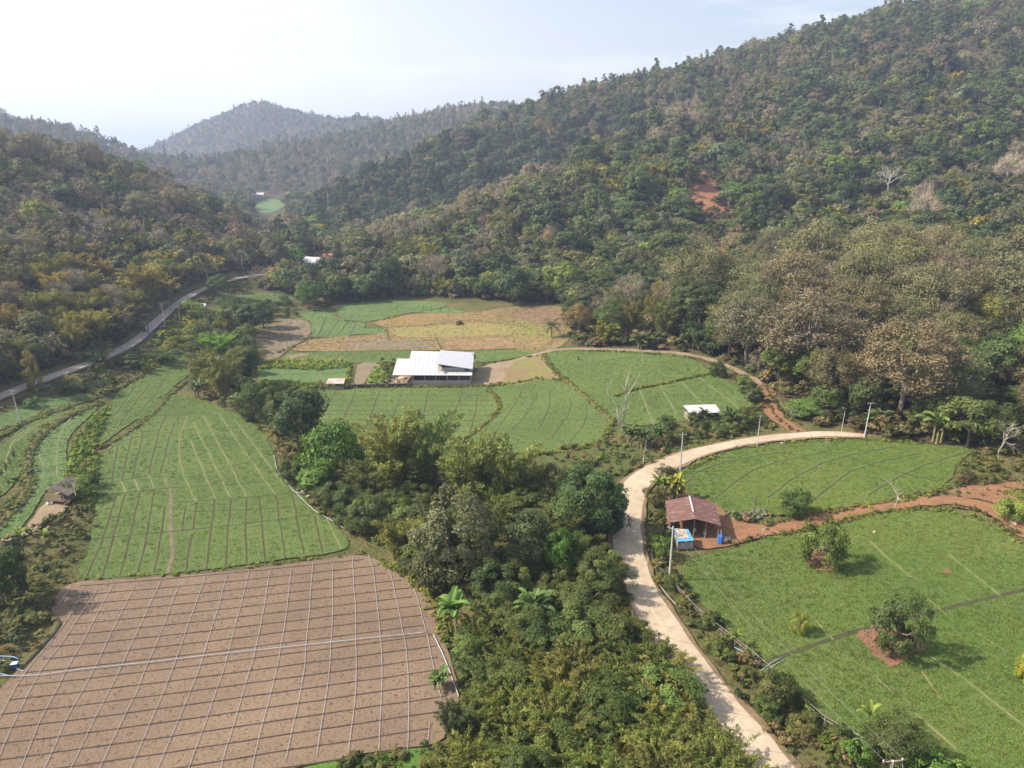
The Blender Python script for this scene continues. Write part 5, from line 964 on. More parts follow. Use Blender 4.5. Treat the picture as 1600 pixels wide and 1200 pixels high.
# filled parts of the strip: foot pixels inside a polygon
fillb = [None]
def fill_plants(poly, s, kinds, label, group, avoid=.75):
    P = fillpoly(poly, s, rv); fillb[0] = P
    for x, y in P:
        if inside(RW, [x], [y])[0] or min(np.hypot(ra[:, 0]-x, ra[:, 1]-y).min(), np.hypot(rb[:, 0]-x, rb[:, 1]-y).min()) < 1.3 or any(math.hypot(x-a, y-b) < c*avoid for a, b, c in taken): continue
        r_ = rv.random(); acc = 0
        for kd, w_, (h0, h1), wf, tc_ in kinds:
            acc += w_
            if r_ <= acc: break
        h = rv.uniform(h0, h1); z = float(H(x, y))
        tt_ = jit(tc_[int(rv.integers(len(tc_)))], .12); w1 = 'tall ' if h > h0+.68*(h1-h0) else ('low ' if h < h0+.32*(h1-h0) else 'middling '); w2 = 'pale ' if sum(tt_) > .4 else ('dark ' if sum(tt_) < .26 else '')
        P0 = fillb[0]; fx = (x-P0[:, 0].min())/(np.ptp(P0[:, 0])+.1); fy = (y-P0[:, 1].min())/(np.ptp(P0[:, 1])+.1); w3 = ('near ' if fy < .4 else 'far ' if fy > .7 else 'middle ')+('left' if fx < .33 else 'right' if fx > .67 else 'centre')
        lb = label[kd].split(' @ '); lb = w1+w2+lb[0]+' '+lb[1]+', '+w3+' part'
        plant(kd, (x, y, z), h, h*wf*rv.uniform(.85, 1.2), tt_, lb, group[kd])
def fp(poly, s, kinds, where_, avoid=.75):
    nm = {'broad': 'green leafy tree', 'fine': 'olive leaved tree', 'vine': 'creeper covered tree', 'shrub': 'leafy shrub', 'leafy': 'feathery thicket', 'bamboo': 'bamboo clump', 'banana': 'banana plant'}
    fill_plants(poly, s, kinds, {k: v+' @ '+where_ for k, v in nm.items()}, {k: v+'s '+where_ for k, v in nm.items()}, avoid)
GRN = [(.085, .115, .04), (.095, .13, .045), (.12, .15, .052), (.075, .105, .04)]; OLV = [(.16, .185, .055), (.18, .195, .06), (.13, .16, .05), (.2, .205, .07)]
fp([(450,745),(470,728),(500,735),(600,745),(700,740),(800,760),(880,790),(935,838),(900,880),(800,900),(760,910),(690,925),(640,880),(600,862),(560,835),(500,790)], 5.0, [('vine', .3, (4, 7), 1., GRN), ('fine', .25, (5, 8), .9, GRN+[OLIVE]), ('bamboo', .45, (7, 11), .75, OLV)], 'in the upper wooded strip')
fp([(800,900),(900,880),(950,870),(962,905),(985,965),(1030,1030),(950,1040),(860,1030),(760,1040),(720,1050),(700,1010),(740,980),(780,950)], 2.8, [('vine', .45, (3.2, 5.4), 1.15, GRN), ('shrub', .2, (2.2, 3.6), 1.2, GRN+OLV), ('leafy', .35, (3, 5), 1.1, OLV)], 'on the slope left of the road')
fp([(720,1055),(860,1035),(1030,1035),(1100,1112),(1160,1185),(1230,1290),(900,1330),(680,1300),(690,1200),(715,1150),(735,1100)], 2.75, [('leafy', .78, (3.6, 6.2), 1.15, [(.17, .2, .06), (.19, .21, .065), (.14, .18, .055), (.21, .21, .075)]), ('shrub', .07, (2.4, 3.4), 1.2, GRN), ('vine', .15, (3., 5.), 1.1, [(.08, .12, .04), (.1, .14, .045)])], 'in the thicket at the picture bottom')
fp([(1000,700),(1040,665),(1180,645),(1190,665),(1140,680),(1040,702)], 3.0, [('shrub', .7, (1.4, 2.8), 1.2, GRN+[(.08, .11, .04)]), ('vine', .3, (2, 3.4), 1.1, GRN)], 'on the bank below the knoll field')
fp([(300,548),(345,520),(390,520),(398,560),(400,610),(420,650),(380,650),(330,620),(300,590)], 4.6, [('fine', .5, (4, 6.5), .9, GRN+[OLIVE]), ('vine', .3, (3.5, 5), 1., GRN), ('leafy', .2, (3.5, 5), 1., OLV)], 'above the large left field')
fp([(340,480),(400,482),(420,500),(395,520),(350,520),(330,505)], 4.6, [('fine', .5, (4, 6), .9, GRN), ('vine', .5, (3, 5), 1., GRN)], 'in the bushes by the fallow plot')
fp([(455,470),(470,492),(420,505),(400,485)], 4.5, [('fine', .4, (3, 5), .9, GRN), ('shrub', .6, (2, 3), 1., GRN)], 'beside the striped field')
fp([(225,548),(262,512),(300,498),(330,505),(300,535),(262,560)], 3.6, [('shrub', .7, (1.6, 3), 1.2, [(.25, .25, .05), (.16, .2, .045)]), ('leafy', .3, (2, 3.4), 1., OLV)], 'between grey road and upper field')
fp([(1500,722),(1530,702),(1620,695),(1620,745),(1560,752),(1500,762)], 5, [('shrub', 1, (1., 2.2), 1.1, [(.12, .12, .05), (.14, .11, .07)])], 'in the brown scrub')
fp([(1030,930),(1050,900),(1080,935),(1140,990),(1215,1056),(1180,1090),(1110,1010),(1065,965)], 3.4, [('shrub', 1, (.9, 1.9), 1.2, GRN+[(.12, .1, .05)])], 'on the verge beside the big field')
fp([(1190,1110),(1275,1115),(1340,1150),(1380,1230),(1290,1240)], 3.4, [('shrub', 1, (1., 2.2), 1.2, GRN+[(.13, .12, .05), (.11, .14, .04)])], 'on the dry verge at the bottom right')
fp([(-20,900),(40,905),(90,930),(95,972),(40,1030),(-30,1060)], 3.6, [('shrub', 1, (.9, 1.8), 1.2, [OLIVE, (.12, .11, .04), MID])], 'on the rough bank left of the brown field')
fp([(-30,660),(0,640),(60,615),(140,585),(215,550),(215,575),(150,605),(60,622),(0,643)], 4, [('shrub', 1, (1., 2.), 1.2, [OLIVE, (.05, .07, .03), MID])], 'between grey road and terraces')
fp([(-60,640),(0,600),(60,580),(140,553),(178,535),(212,512),(228,490),(258,465),(293,445),(290,435),(250,455),(215,480),(200,500),(150,530),(60,560),(0,580),(-60,610)], 4.2, [('vine', .4, (4, 7), 1., [DARK, (.05, .06, .03)]), ('fine', .6, (5, 8), .9, [(.07, .075, .035), (.09, .08, .04)])], 'along the upper grey road')
# bare trees in the open
def dead(px, py, hpx, seed, label, lv=3, n_=4, pale=True):
    g = G(px, py); f = g[1]*cp-(g[2]-HC)*sp; h = hpx/FPX*f*1.12; t = p_bare(seed, h, lv=lv, n=n_, pale=pale, rad=.017*h)
    e = empty('dead_tree', tuple(g), 0, label, 'dead tree'); link('trunk', t[0], e)
# pale dead tree with crooked limbs
g = G(972, 672); f = g[1]*cp-(g[2]-HC)*sp; k_ = f/FPX/4/.95
def PT(x, y, dy=0): return (g[0]+(x-690)*k_, g[1]+dy, g[2]+(1090-y)*k_*1.08)
e = empty('dead_tree', (0, 0, 0), 0, 'white dead tree with crooked limbs between the barn field and knoll field', 'dead tree')
t_ = MB(); t_.tube([PT(690, 1100), PT(695, 980), PT(705, 900), PT(700, 830), PT(715, 760), PT(722, 735)], [.28, .22, .18, .15, .08, .03], 7); t_.build('trunk', PALEBARK, e)
for P, r0 in (([PT(672, 1050, .3), PT(655, 960, .4), PT(625, 910, .5), PT(597, 885, .6), PT(603, 840, .6), PT(625, 795, .6)], .2), ([PT(705, 900), PT(740, 835, -.3), PT(775, 765, -.6), PT(757, 740, -.8)], .11), ([PT(700, 980), PT(725, 950, .3), PT(742, 930, .6)], .09), ([PT(700, 860), PT(680, 840, .4), PT(690, 790, .6), PT(700, 740, .5)], .09), ([PT(600, 880, .6), PT(592, 850, .9), PT(596, 820, 1.)], .06),
              ([PT(690, 1000), PT(678, 940, -.4), PT(680, 880, -.6)], .08), ([PT(710, 900), PT(722, 860, .6), PT(718, 800, .9)], .06), ([PT(745, 830, -.3), PT(770, 815, -.2)], .04)):
    b_ = MB(); b_.tube(P, np.linspace(r0, .025, len(P)), 5); b_.build('branch', PALEBARK, e)
dead(1396, 797, 48, 402, 'grey leafless young tree beside the red track', 2, 3, True)
dead(1178, 800, 26, 403, 'small dark leafless bush tree in the curved field', 2, 5, False)
dead(1200+355/4, 700, 20, 404, 'thin bare sapling beside the curved field', 2, 3)
dead(1560, 716, 60, 405, 'bare grey sapling in the brown scrub', 3, 4)
dead(1190, 843, 24, 406, 'leafless bush at the edge of the shed yard', 2, 5)
dead(1035, 745, 22, 407, 'dry twiggy bush by the inner road bend', 2, 6, False)
dead(1100+375/4, 1110, 18, 408, 'dry twigs overhanging the road edge', 2, 5, False)
# ------------------------------------------------------------------ buildings, poles, pipes
def corr(name, c1, c2, per=.25, ang=0, rust=None, rough=.5, metal=.0, bias=.5, patch=1.2):
    """corrugated sheet: fine ribs as bump, two sheet colours in patches and streaks"""
    m, n, l = newmat(name); co = N(n, 'ShaderNodeTexCoord'); mp = N(n, 'ShaderNodeMapping'); mp.inputs['Rotation'].default_value = (0, 0, ang); l.new(co.outputs['Object'], mp.inputs[0])
    wv = N(n, 'ShaderNodeTexWave', i_Scale=1/per/3.14, i_Distortion=0.); l.new(mp.outputs[0], wv.inputs[0])
    st = N(n, 'ShaderNodeMapping'); st.inputs['Scale'].default_value = (3.2/patch, .35/patch, 1); l.new(mp.outputs[0], st.inputs[0])
    t = N(n, 'ShaderNodeTexNoise', i_Scale=1.6, i_Detail=5., i_Roughness=.65); l.new(st.outputs[0], t.inputs[0])
    mr = N(n, 'ShaderNodeMapRange'); mr.inputs[1].default_value = bias-.07; mr.inputs[2].default_value = bias+.07; l.new(t.outputs[0], mr.inputs[0])
    x = N(n, 'ShaderNodeMixRGB'); x.inputs[1].default_value = (*c1, 1); x.inputs[2].default_value = (*c2, 1); l.new(mr.outputs[0], x.inputs[0])
    b = N(n, 'ShaderNodeBsdfPrincipled', i_Roughness=rough, i_Metallic=metal); b.inputs['Specular IOR Level'].default_value = .4; l.new(x.outputs[0], b.inputs['Base Color'])
    bp = N(n, 'ShaderNodeBump', i_Strength=.5, i_Distance=.04); l.new(wv.outputs[0], bp.inputs['Height']); l.new(bp.outputs[0], b.inputs['Normal'])
    o = N(n, 'ShaderNodeOutputMaterial'); l.new(b.outputs[0], o.inputs[0]); return m
WROOF = corr('white_sheet_material', (.47, .46, .47), (.43, .42, .42), .35, rough=.45); WROOF2 = corr('white_blue_sheet_material', (.43, .44, .47), (.39, .4, .43), .35, rough=.4)
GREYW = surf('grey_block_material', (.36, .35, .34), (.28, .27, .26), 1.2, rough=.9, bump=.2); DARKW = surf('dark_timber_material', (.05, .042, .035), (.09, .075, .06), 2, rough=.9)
WOOD_M = surf('weathered_wood_material', (.2, .15, .11), (.32, .26, .2), 3, rough=.9, bump=.3); CONP = surf('concrete_pole_material', (.42, .4, .37), (.5, .48, .44), 2, rough=.85, bump=.1)
PVC = plain('white_pipe_material', (.42, .43, .46), .5); PVCB = plain('blue_pipe_material', (.2, .36, .5), .4); STEEL = plain('grey_steel_material', (.35, .36, .37), .5); CREAM = surf('cream_board_material', (.6, .52, .36), (.5, .43, .3), 2, rough=.8)
def base_empty(name, px, py, label, cat, group=None):
    g = G(px, py); return empty(name, tuple(g), 0, label, cat, group), g
def loc(pts, g): return [tuple(np.array(p)-np.array(g)) for p in pts]
# barn
e, g = base_empty('barn', 688, 600, 'large open sided barn with white metal roofs at two levels beside the green field', 'barn')
def b_slab(name, pts, t, mat, par=e, o_=None):
    m_ = MB(); m_.slab(loc(pts, o_ if o_ is not None else g), t); return m_.build(name, mat, par)
q0 = [onD(634, 586, 173.3), onD(737.5, 586.5, 173.3), onD(739, 551, 189), onD(643, 548, 190)]
b_slab('main_roof', q0, .1, WROOF)
for i in range(15):
    t = (i+.5)/15; A = np.array(q0[0])*(1-t)+np.array(q0[1])*t; B = np.array(q0[3])*(1-t)+np.array(q0[2])*t; m_ = MB(); m_.tube([A-g+[0, 0, .02], B-g+[0, 0, .02]], .022, 4); m_.build('sheet_seam', WROOF, e)
b_slab('side_roof', [onD(613, 586, 173.2), onD(633.6, 586, 173.2), onD(641, 560.5, 184.6), onD(621, 560, 184.8)], .08, WROOF)
upr = [onD(683, 568.5, 175.2), onD(738.5, 576.5, 175.2), onD(741, 551, 188.5), onD(688, 547, 187.5)]
b_slab('raised_roof', upr, .12, WROOF2)
b_slab('roof_flashing', [onD(682, 574, 174.2, .06), onD(690, 579, 173.9, .06), onD(690.5, 570, 176.4, .16), onD(683, 569.5, 176.4, .16)], .05, CREAM)
xl, xr = onD(645, 600, 173.9)[0]-g[0], onD(735.5, 600, 173.9)[0]-g[0]; yf, yk = 173.9-g[1], 188.6-g[1]
def w_(name, c, d, mat, par=e): 
    m_ = MB(); m_.box(c, d); return m_.build(name, mat, par)
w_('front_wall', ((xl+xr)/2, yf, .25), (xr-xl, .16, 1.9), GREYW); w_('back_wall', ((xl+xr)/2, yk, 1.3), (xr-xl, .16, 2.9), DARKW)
w_('side_wall', (xl+.1, (yf+yk)/2, .35), (.14, yk-yf-.2, 1.7), GREYW); w_('side_wall', (xr-.1, (yf+yk)/2, .35), (.14, yk-yf-.2, 1.7), GREYW)
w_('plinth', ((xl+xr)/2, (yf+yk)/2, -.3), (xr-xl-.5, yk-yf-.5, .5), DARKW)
w_('upper_wall', ((onD(690, 572, 175.9)[0]+onD(735, 576, 175.9)[0])/2-g[0]-.9, 176-g[1], 3.5), (6.2, .12, .9), GREYW)
w_('upper_wall', (onD(688.5, 572, 175.9)[0]-g[0], 181-g[1], 4.), (.12, 9, 1.5), CREAM)
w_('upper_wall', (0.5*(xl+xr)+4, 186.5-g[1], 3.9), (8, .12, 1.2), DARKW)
for i in range(6):
    x = xl+.12+(xr-xl-.24)*i/5; m_ = MB(); m_.box((x, yf+.0, 1.85), (.17, .2, 1.4)); m_.build('post', GREYW, e)
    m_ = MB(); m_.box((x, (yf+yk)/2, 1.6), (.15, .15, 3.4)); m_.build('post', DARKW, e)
for x, y in ((615, 586), (630, 586), (622, 562)):
    p = onD(x+1, y, 173.6 if y > 570 else 184.2); m_ = MB(); m_.box((p[0]-g[0], p[1]-g[1], (p[2]-g[2])/2-.3), (.12, .12, p[2]-g[2]+.4)); m_.build('post', WOOD_M, e)
for p in (upr[0], upr[1], upr[2], upr[3]):
    m_ = MB(); q = np.array(p)-g; q[0] += .3 if p in (upr[0], upr[3]) else -.3; q[1] += .25 if p in (upr[0], upr[1]) else -.3; m_.box((q[0], q[1], q[2]/2-.1), (.14, .14, q[2]-.1)); m_.build('post', GREYW, e)
rg = np.random.default_rng(3)
RUB = surf('rubble_material', (.36, .27, .2), (.5, .42, .35), 2, rough=.95, bump=.3)
for i, (x, y, s) in enumerate([(630, 591, 1.1), (612, 590, .8), (603, 597, .9), (618, 598, .7)]):
    V = unit(rg.normal(size=(40, 3)))*[1.2, .9, .45]*s*(.7+.4*rg.random((40, 1))); import bmesh
    bm = bmesh.new(); [bm.verts.new(v) for v in V]; bmesh.ops.convex_hull(bm, input=bm.verts); me = bpy.data.meshes.new('heap'); bm.to_mesh(me); bm.free(); me.materials.append(RUB)
    g_ = G(x, y); o = link('soil_heap', me, None, label=['reddish heap under the side roof of the barn', 'pale heap at the left corner of the barn', 'rubble heap at the garden path end', 'low heap left of the barn front'][i], cat='heap'); o.location = tuple(g_+[0, 0, .1])
def stake_fence(name, P, h, gap_, label, mat, rails=2, rad=.05, boards=False):
    W = resample(GP(P)[:, :2], gap_); g_ = np.array([W[0, 0], W[0, 1], float(H(*W[0]))]); e_ = empty(name, tuple(g_), 0, label, 'fence'); m_ = MB(); r_ = MB()
    Z = H(W[:, 0], W[:, 1]); top = []
    for (x, y), z in zip(W, Z):
        hh = h*rg.uniform(.85, 1.15); m_.tube([np.array([x, y, z-.2])-g_, np.array([x+rg.normal()*.05, y, z+hh])-g_], [rad, rad*.8], 5)
    for k in range(rails):
        r_.tube([np.array([x, y+.05, z+h*(.85-.4*k)+rg.normal()*.03])-g_ for (x, y), z in zip(W, Z)], rad*.5, 4)
    m_.build('posts', mat, e_); r_.build('rails', mat, e_)
    if boards:
        b_ = MB()
        for (x, y), (x2, y2), z in zip(W[:-1], W[1:], Z): b_.slab(np.array([[x, y-.03, z+h*.8], [x2, y2-.03, z+h*.8*rg.uniform(.85, 1.05)], [x2, y2+.03, z+h*.8], [x, y+.03, z+h*.8]])-g_, h*.85)
        b_.build('boards', DARKW, e_)
stake_fence('plank_fence', [(545, 606), (600, 605.5), (645, 604)], 1.1, 1.3, 'dark plank fence between the garden and the barn field', WOOD_M, 2, .06, True)
stake_fence('stake_fence', [(648, 604), (700, 604), (745, 603)], 1.3, 1.9, 'low stake fence running along the front of the barn', WOOD_M, 2, .05)
stake_fence('pen_fence', [(499, 606), (501, 600), (506, 606), (530, 607), (545, 606)], 1.5, .9, 'rough stick fence of the pen at the rusty low shed', WOOD_M, 2, .06)
# rusty low shed by the barn field
def open_shed(name, px, py, corners, h, mat, label, cat, npost=4, wall=None, th=.06, postmat=WOOD_M, wallmat=DARKW):
    e_, g_ = base_empty(name, px, py, label, cat); P = [np.array(onz(x, y, g_[2]+hh)) for (x, y, hh) in corners]
    m_ = MB(); m_.slab([p-g_ for p in P], th); m_.build('roof', mat, e_)
    c = sum(P)/4
    for p in P:
        q = p+(c-p)*.09-g_; zz = q[2]-.05; m_ = MB(); m_.tube([(q[0], q[1], -.3), (q[0], q[1], zz)], .06, 6); m_.build('post', postmat, e_)
    if wall:
        for a, b, wh in wall:
            A = P[a]+(c-P[a])*.1-g_; B = P[b]+(c-P[b])*.1-g_; d = (B-A)[:2]; m_ = MB(); m_.box(((A[0]+B[0])/2, (A[1]+B[1])/2, wh/2), (np.linalg.norm(d), .08, wh), math.atan2(d[1], d[0])); m_.build('wall', wallmat, e_)
    return e_, g_
RUSTW = corr('rusty_pale_sheet_material', (.55, .5, .48), (.36, .17, .13), .25, R(90), rough=.6, bias=.5)
open_shed('low_shed', 525, 603, [(509, 599.4, 1.7), (537, 599.4, 1.7), (539.5, 591, 2.), (513, 591.5, 2.)], 2, RUSTW, 'low shed with patched rusty and white sheets at the barn field corner', 'shed', wall=[(0, 1, .9), (0, 3, .9)], wallmat=WOOD_M)
open_shed('shelter', 1100, 650, [(1077.5, 645.9, 1.9), (1126.6, 644.4, 1.9), (1118, 631.6, 2.6), (1067.4, 633.1, 2.6)], 2, WROOF, 'white roofed field shelter at the lower edge of the knoll field', 'shelter', wall=[(0, 3, 1.5), (3, 2, 2.), (1, 2, 1.5)], wallmat=WOOD_M)
open_shed('roadside_shelter', 315, 479, [(308, 478, 1.8), (321, 478.5, 1.8), (322, 474, 2.2), (309, 473.5, 2.2)], 2, WROOF2, 'small dark shelter with a pale roof below the grey road bend', 'shelter', wall=[(0, 3, 1.5), (3, 2, 1.9), (1, 2, 1.5)])
# red roofed shed
REDR = corr('red_rusty_sheet_material', (.13, .055, .042), (.33, .27, .25), .22, R(90), rough=.6, bias=.6, patch=.8)
e, g = base_empty('farm_shed', 1090, 838, 'open farm shed under a rusty red and white corrugated gable roof by the road', 'shed')
RR = {k: np.array(onz(x, y, g[2]+h)) for k, (x, y, h) in {'lr': (1039.4, 782.3, 2.5), 'rr': (1077.4, 775.5, 3.4), 'er': (1117.9, 786.2, 2.5), 'lf': (1044.8, 816.7, 2.5), 'af': (1086, 810.3, 3.4), 'ef': (1127, 821.6, 2.5)}.items()}
m_ = MB(); m_.slab([RR[k]-g for k in ('lf', 'af', 'rr', 'lr')], .06); m_.build('roof_slope', REDR, e)
m_ = MB(); m_.slab([RR[k]-g for k in ('af', 'ef', 'er', 'rr')], .06); m_.build('roof_slope', REDR, e)
d_ = (RR['rr']-RR['af']); m_ = MB(); m_.tube([RR['af']-g+d_*.28+[0, 0, .03], RR['rr']-g+[0, 0, .03]], .13, 6); m_.build('ridge_cap', WROOF, e)
def lerp(a, b, t): return a+(b-a)*t
for a, b, t, s in (('lf', 'lr', .04, .06), ('lf', 'lr', .5, .06), ('lf', 'lr', .94, .06), ('ef', 'er', .04, .94), ('ef', 'er', .5, .94), ('ef', 'er', .94, .94), ('af', 'rr', .04, .5), ('af', 'rr', .94, .5), ('lf', 'lr', .04, .3), ('ef', 'er', .06, .75)):
    p = lerp(RR[a], RR[b], t); c = lerp(RR['af'], RR['rr'], t) if a != 'af' else p
    p = p+(c-p)*(.08 if s in (.06, .94) else .55) if a != 'af' else p; q = p-g
    m_ = MB(); m_.tube([(q[0], q[1], -.3), (q[0], q[1], q[2]-.09)], .085, 6); m_.build('post', WOOD_M, e)
def wallp(name, A, B, z0, z1, mat, th=.08, par=e):
    A = A-g; B = B-g; d = (B-A)[:2]; m_ = MB(); m_.box(((A[0]+B[0])/2, (A[1]+B[1])/2, (z0+z1)/2), (np.linalg.norm(d), th, z1-z0), math.atan2(d[1], d[0])); return m_.build(name, mat, par)
cI = (RR['af']+RR['rr'])/2
wallp('back_wall', lerp(lerp(RR['lr'], RR['lf'], .1), cI, .1), lerp(lerp(RR['er'], RR['ef'], .1), cI, .1), -.1, 2.1, DARKW)
wallp('side_wall', lerp(lerp(RR['lr'], RR['lf'], .1), cI, .1), lerp(lerp(RR['lf'], RR['lr'], .1), cI, .1), -.1, 1.7, WOOD_M)
wallp('shelf', lerp(lerp(RR['lr'], cI, .3), RR['er'], .25), lerp(lerp(RR['er'], cI, .3), RR['lr'], .25), .6, .75, WOOD_M, 1.2)
for nm_, x, y, c, d in (('feed_sack', 1085, 832, 'pale feed sack leaning on a front post of the red roofed shed', (.45, .35, .75)), ('feed_sack', 1101, 834, 'pale feed sack at the right front post of the red roofed shed', (.5, .4, .8))):
    g_ = G(x, y); m_ = MB(); m_.tube([(0, 0, -.02), (0, 0, d[2]*.3), (.03, 0, d[2]*.75), (.05, 0, d[2])], [d[0]*.5, d[0]*.62, d[0]*.5, d[0]*.15], 9); o = m_.build(nm_, CREAM, None, True, label=c, cat='sack'); o.location = tuple(g_)
BLUER = corr('blue_sheet_material', (.06, .28, .56), (.1, .36, .62), .2, R(90), rough=.4, bias=.5); BAMB = surf('bamboo_mat_material', (.5, .42, .33), (.25, .2, .17), 6, rough=.8, stretch=(1, .3, 1), lo=.45, hi=.55)
e2_, g2 = base_empty('blue_roofed_hutch', 1068, 852, 'small hutch with a blue sheet roof leaning beside the tall concrete pole', 'hutch')
Q = [np.array(onz(x, y, g2[2]+h)) for x, y, h in ((1058.3, 846.5, 1.5), (1083.8, 844.3, 1.5), (1075.5, 826.8, 2.), (1053.5, 826, 2.))]
m_ = MB(); m_.slab([q-g2 for q in Q], .05); m_.build('roof', BLUER, e2_)
m_ = MB(); m_.slab([q-g2+[0, 0, .06] for q in (lerp(lerp(Q[0], Q[1], .06), Q[3], .22), lerp(lerp(Q[1], Q[0], .22), Q[2], .22), lerp(lerp(Q[2], Q[3], .22), Q[1], .06), lerp(Q[3], Q[2], .06))], .03); m_.build('roof_mat', BAMB, e2_)
c2 = sum(Q)/4
for q in Q:
    r_ = q+(c2-q)*.12-g2; m_ = MB(); m_.box((r_[0], r_[1], r_[2]/2-.08), (.09, .09, r_[2]-.0)); m_.build('leg', CREAM, e2_)
def wall2(a, b, z0, z1, mat):
    A = lerp(Q[a], c2, .14)-g2; B = lerp(Q[b], c2, .14)-g2; d = (B-A)[:2]; m_ = MB(); m_.box(((A[0]+B[0])/2, (A[1]+B[1])/2, (z0+z1)/2), (np.linalg.norm(d), .05, z1-z0), math.atan2(d[1], d[0])); m_.build('side_board', mat, e2_)
wall2(0, 1, .1, 1.1, GREYW); wall2(0, 3, .3, 1.3, CREAM); wall2(1, 2, .3, 1.2, WOOD_M)
BLUE = plain('blue_plastic_material', (.02, .1, .42), .35)
e_, g_ = base_empty('water_drum', 1125.5, 849, 'tall blue plastic water drum right of the red roofed shed', 'drum')
m_ = MB(); z_ = [0, .05, .3, .33, .8, .83, 1.28, 1.38, 1.42]; r_ = [.4, .44, .45, .42, .45, .42, .44, .36, .2]; m_.tube([(0, 0, z) for z in z_], r_, 20); m_.build('drum_body', BLUE, e_, True)
m_ = MB(); m_.tube([(.1, -.05, 1.4), (.1, -.05, 1.5)], .1, 10); m_.build('cap', plain('black_plastic_material', (.03, .03, .03)), e_)
m_ = MB(); m_.tube([(-.1, -.46, 0), (-.1, -.46, 1.3), (-.05, -.2, 1.6), (0, .3, 2.1)], .03, 6); m_.build('pipe', PVC, e_)
e_, g_ = base_empty('metal_basin', 1137, 843, 'grey round basin on the ground beside the blue drum', 'basin')
m_ = MB(); m_.tube([(0, 0, 0), (0, 0, .04), (0, 0, .25), (0, 0, .27)], [.3, .34, .45, .47], 18, cap=False); m_.tube([(0, 0, .07), (0, 0, .08)], .36, 18); m_.build('bowl', STEEL, e_, True)
m_ = MB(); m_.tube([(.47*math.cos(a), .47*math.sin(a), .27) for a in np.linspace(0, 6.283, 19)], .025, 5, cap=False); m_.build('rim', STEEL, e_)
# rocks at the field edge
ROCK = surf('dark_rock_material', (.1, .09, .08), (.2, .18, .16), 1.5, rough=.95, bump=.5)
def rock(px, py, s, label, group, mat=ROCK):
    V = unit(rg.normal(size=(26, 3)))*[1.1, .8, .6]*s*(.75+.35*rg.random((26, 1))); bm = bmesh.new(); [bm.verts.new(v) for v in V]; bmesh.ops.convex_hull(bm, input=bm.verts); me = bpy.data.meshes.new('rock'); bm.to_mesh(me); bm.free(); me.materials.append(mat)
    o = link('rock', me, None, label=label, cat='rock', group=group); g_ = G(px, py); o.location = tuple(g_+[0, 0, .1]); o.rotation_euler = (0, 0, rg.random()*6)
for i in range(30): rock(1133+rg.random()*64, 797+rg.random()*14, rg.uniform(.25, .55), 'dark rock in the rubble line between the red shed and the curved field', 'dark rocks piled along the curved field')
for x, y, s, lb in ((1320, 794, .45, 'flat grey rock on the weeds above the red track'), (1405, 782, .4, 'pale stone at the far side of the red track'), (1366, 832, .28, 'brown stump like rock at the top of the big field'), (1583, 818, .6, 'white stone beside the yellow green tree')): rock(x, y, s, lb, None, RUB)
# thatched hut on posts
THATCH = surf('thatch_material', (.13, .105, .09), (.2, .165, .14), 3, (.3, .25, .2), 5, .5, .95, .8, 9, stretch=(1, 1, .3))
e, g = base_empty('thatched_hut', 90, 787, 'thatched bamboo hut on posts beside the lower terrace', 'hut')
W0, D0, zr, ze = 2.2, 2., 3.5, 2.1; rot_ = R(-12)
def rz_v(v): c, s = math.cos(rot_), math.sin(rot_); return (v[0]*c-v[1]*s, v[0]*s+v[1]*c, v[2])
for nm_, q in (('roof_slope', [(-W0-.3, -.9, ze-.1), (-.2, -D0+.3, zr-.35), (.3, D0, zr), (-W0-.1, D0+.1, ze+.1)]), ('roof_slope', [(-.2, -D0+.3, zr-.3), (W0+.5, -D0+.5, ze-.2), (W0+.6, D0, ze-.1), (.3, D0, zr)])):
    m_ = MB(); m_.slab([rz_v((a, b+1.2, c)) for a, b, c in q], .22); m_.build(nm_, THATCH, e)
m_ = MB(); m_.box(rz_v((0, 1.2, .75)), (3.6, 3.2, .14), rot_); m_.build('floor_deck', WOOD_M, e)
m_ = MB(); m_.box(rz_v((-.2, -.35, 1.3)), (3.1, .08, .95), rot_); m_.build('front_wall', surf('woven_bamboo_material', (.3, .23, .14), (.22, .17, .1), 5, rough=.9), e)
m_ = MB(); m_.box(rz_v((0, 2.8, 1.4)), (3.4, .08, 1.3), rot_); m_.build('back_wall', DARKW, e)
for x in (-1.7, 1.7):
    for y in (-.3, 2.7): m_ = MB(); m_.tube([rz_v((x, y, -.3)), rz_v((x, y, 2.3))], .07, 6); m_.build('post', WOOD_M, e)
m_ = MB(); m_.tube([rz_v((1.9, 1.8, 2.9)), rz_v((3.2, .6, 1.5))], .05, 5); m_.build('leaning_pole', CREAM, e)
for i, (x, y, c) in enumerate([(-1.3, -.6, (.6, .6, .6)), (-.5, -.5, (.3, .3, .32)), (-.9, -.9, (.5, .5, .52))]):
    m_ = MB(); m_.tube([(0, 0, 0), (0, 0, .3), (0, 0, .4)], [.2, .22, .14], 10); o = m_.build('bucket', plain('bucket_material', c), None, label=['white bucket under the thatched hut', 'dark bucket under the thatched hut', 'grey bucket in front of the thatched hut'][i], cat='bucket'); v = rz_v((x, y, 0)); o.location = (g[0]+v[0], g[1]+v[1], g[2])
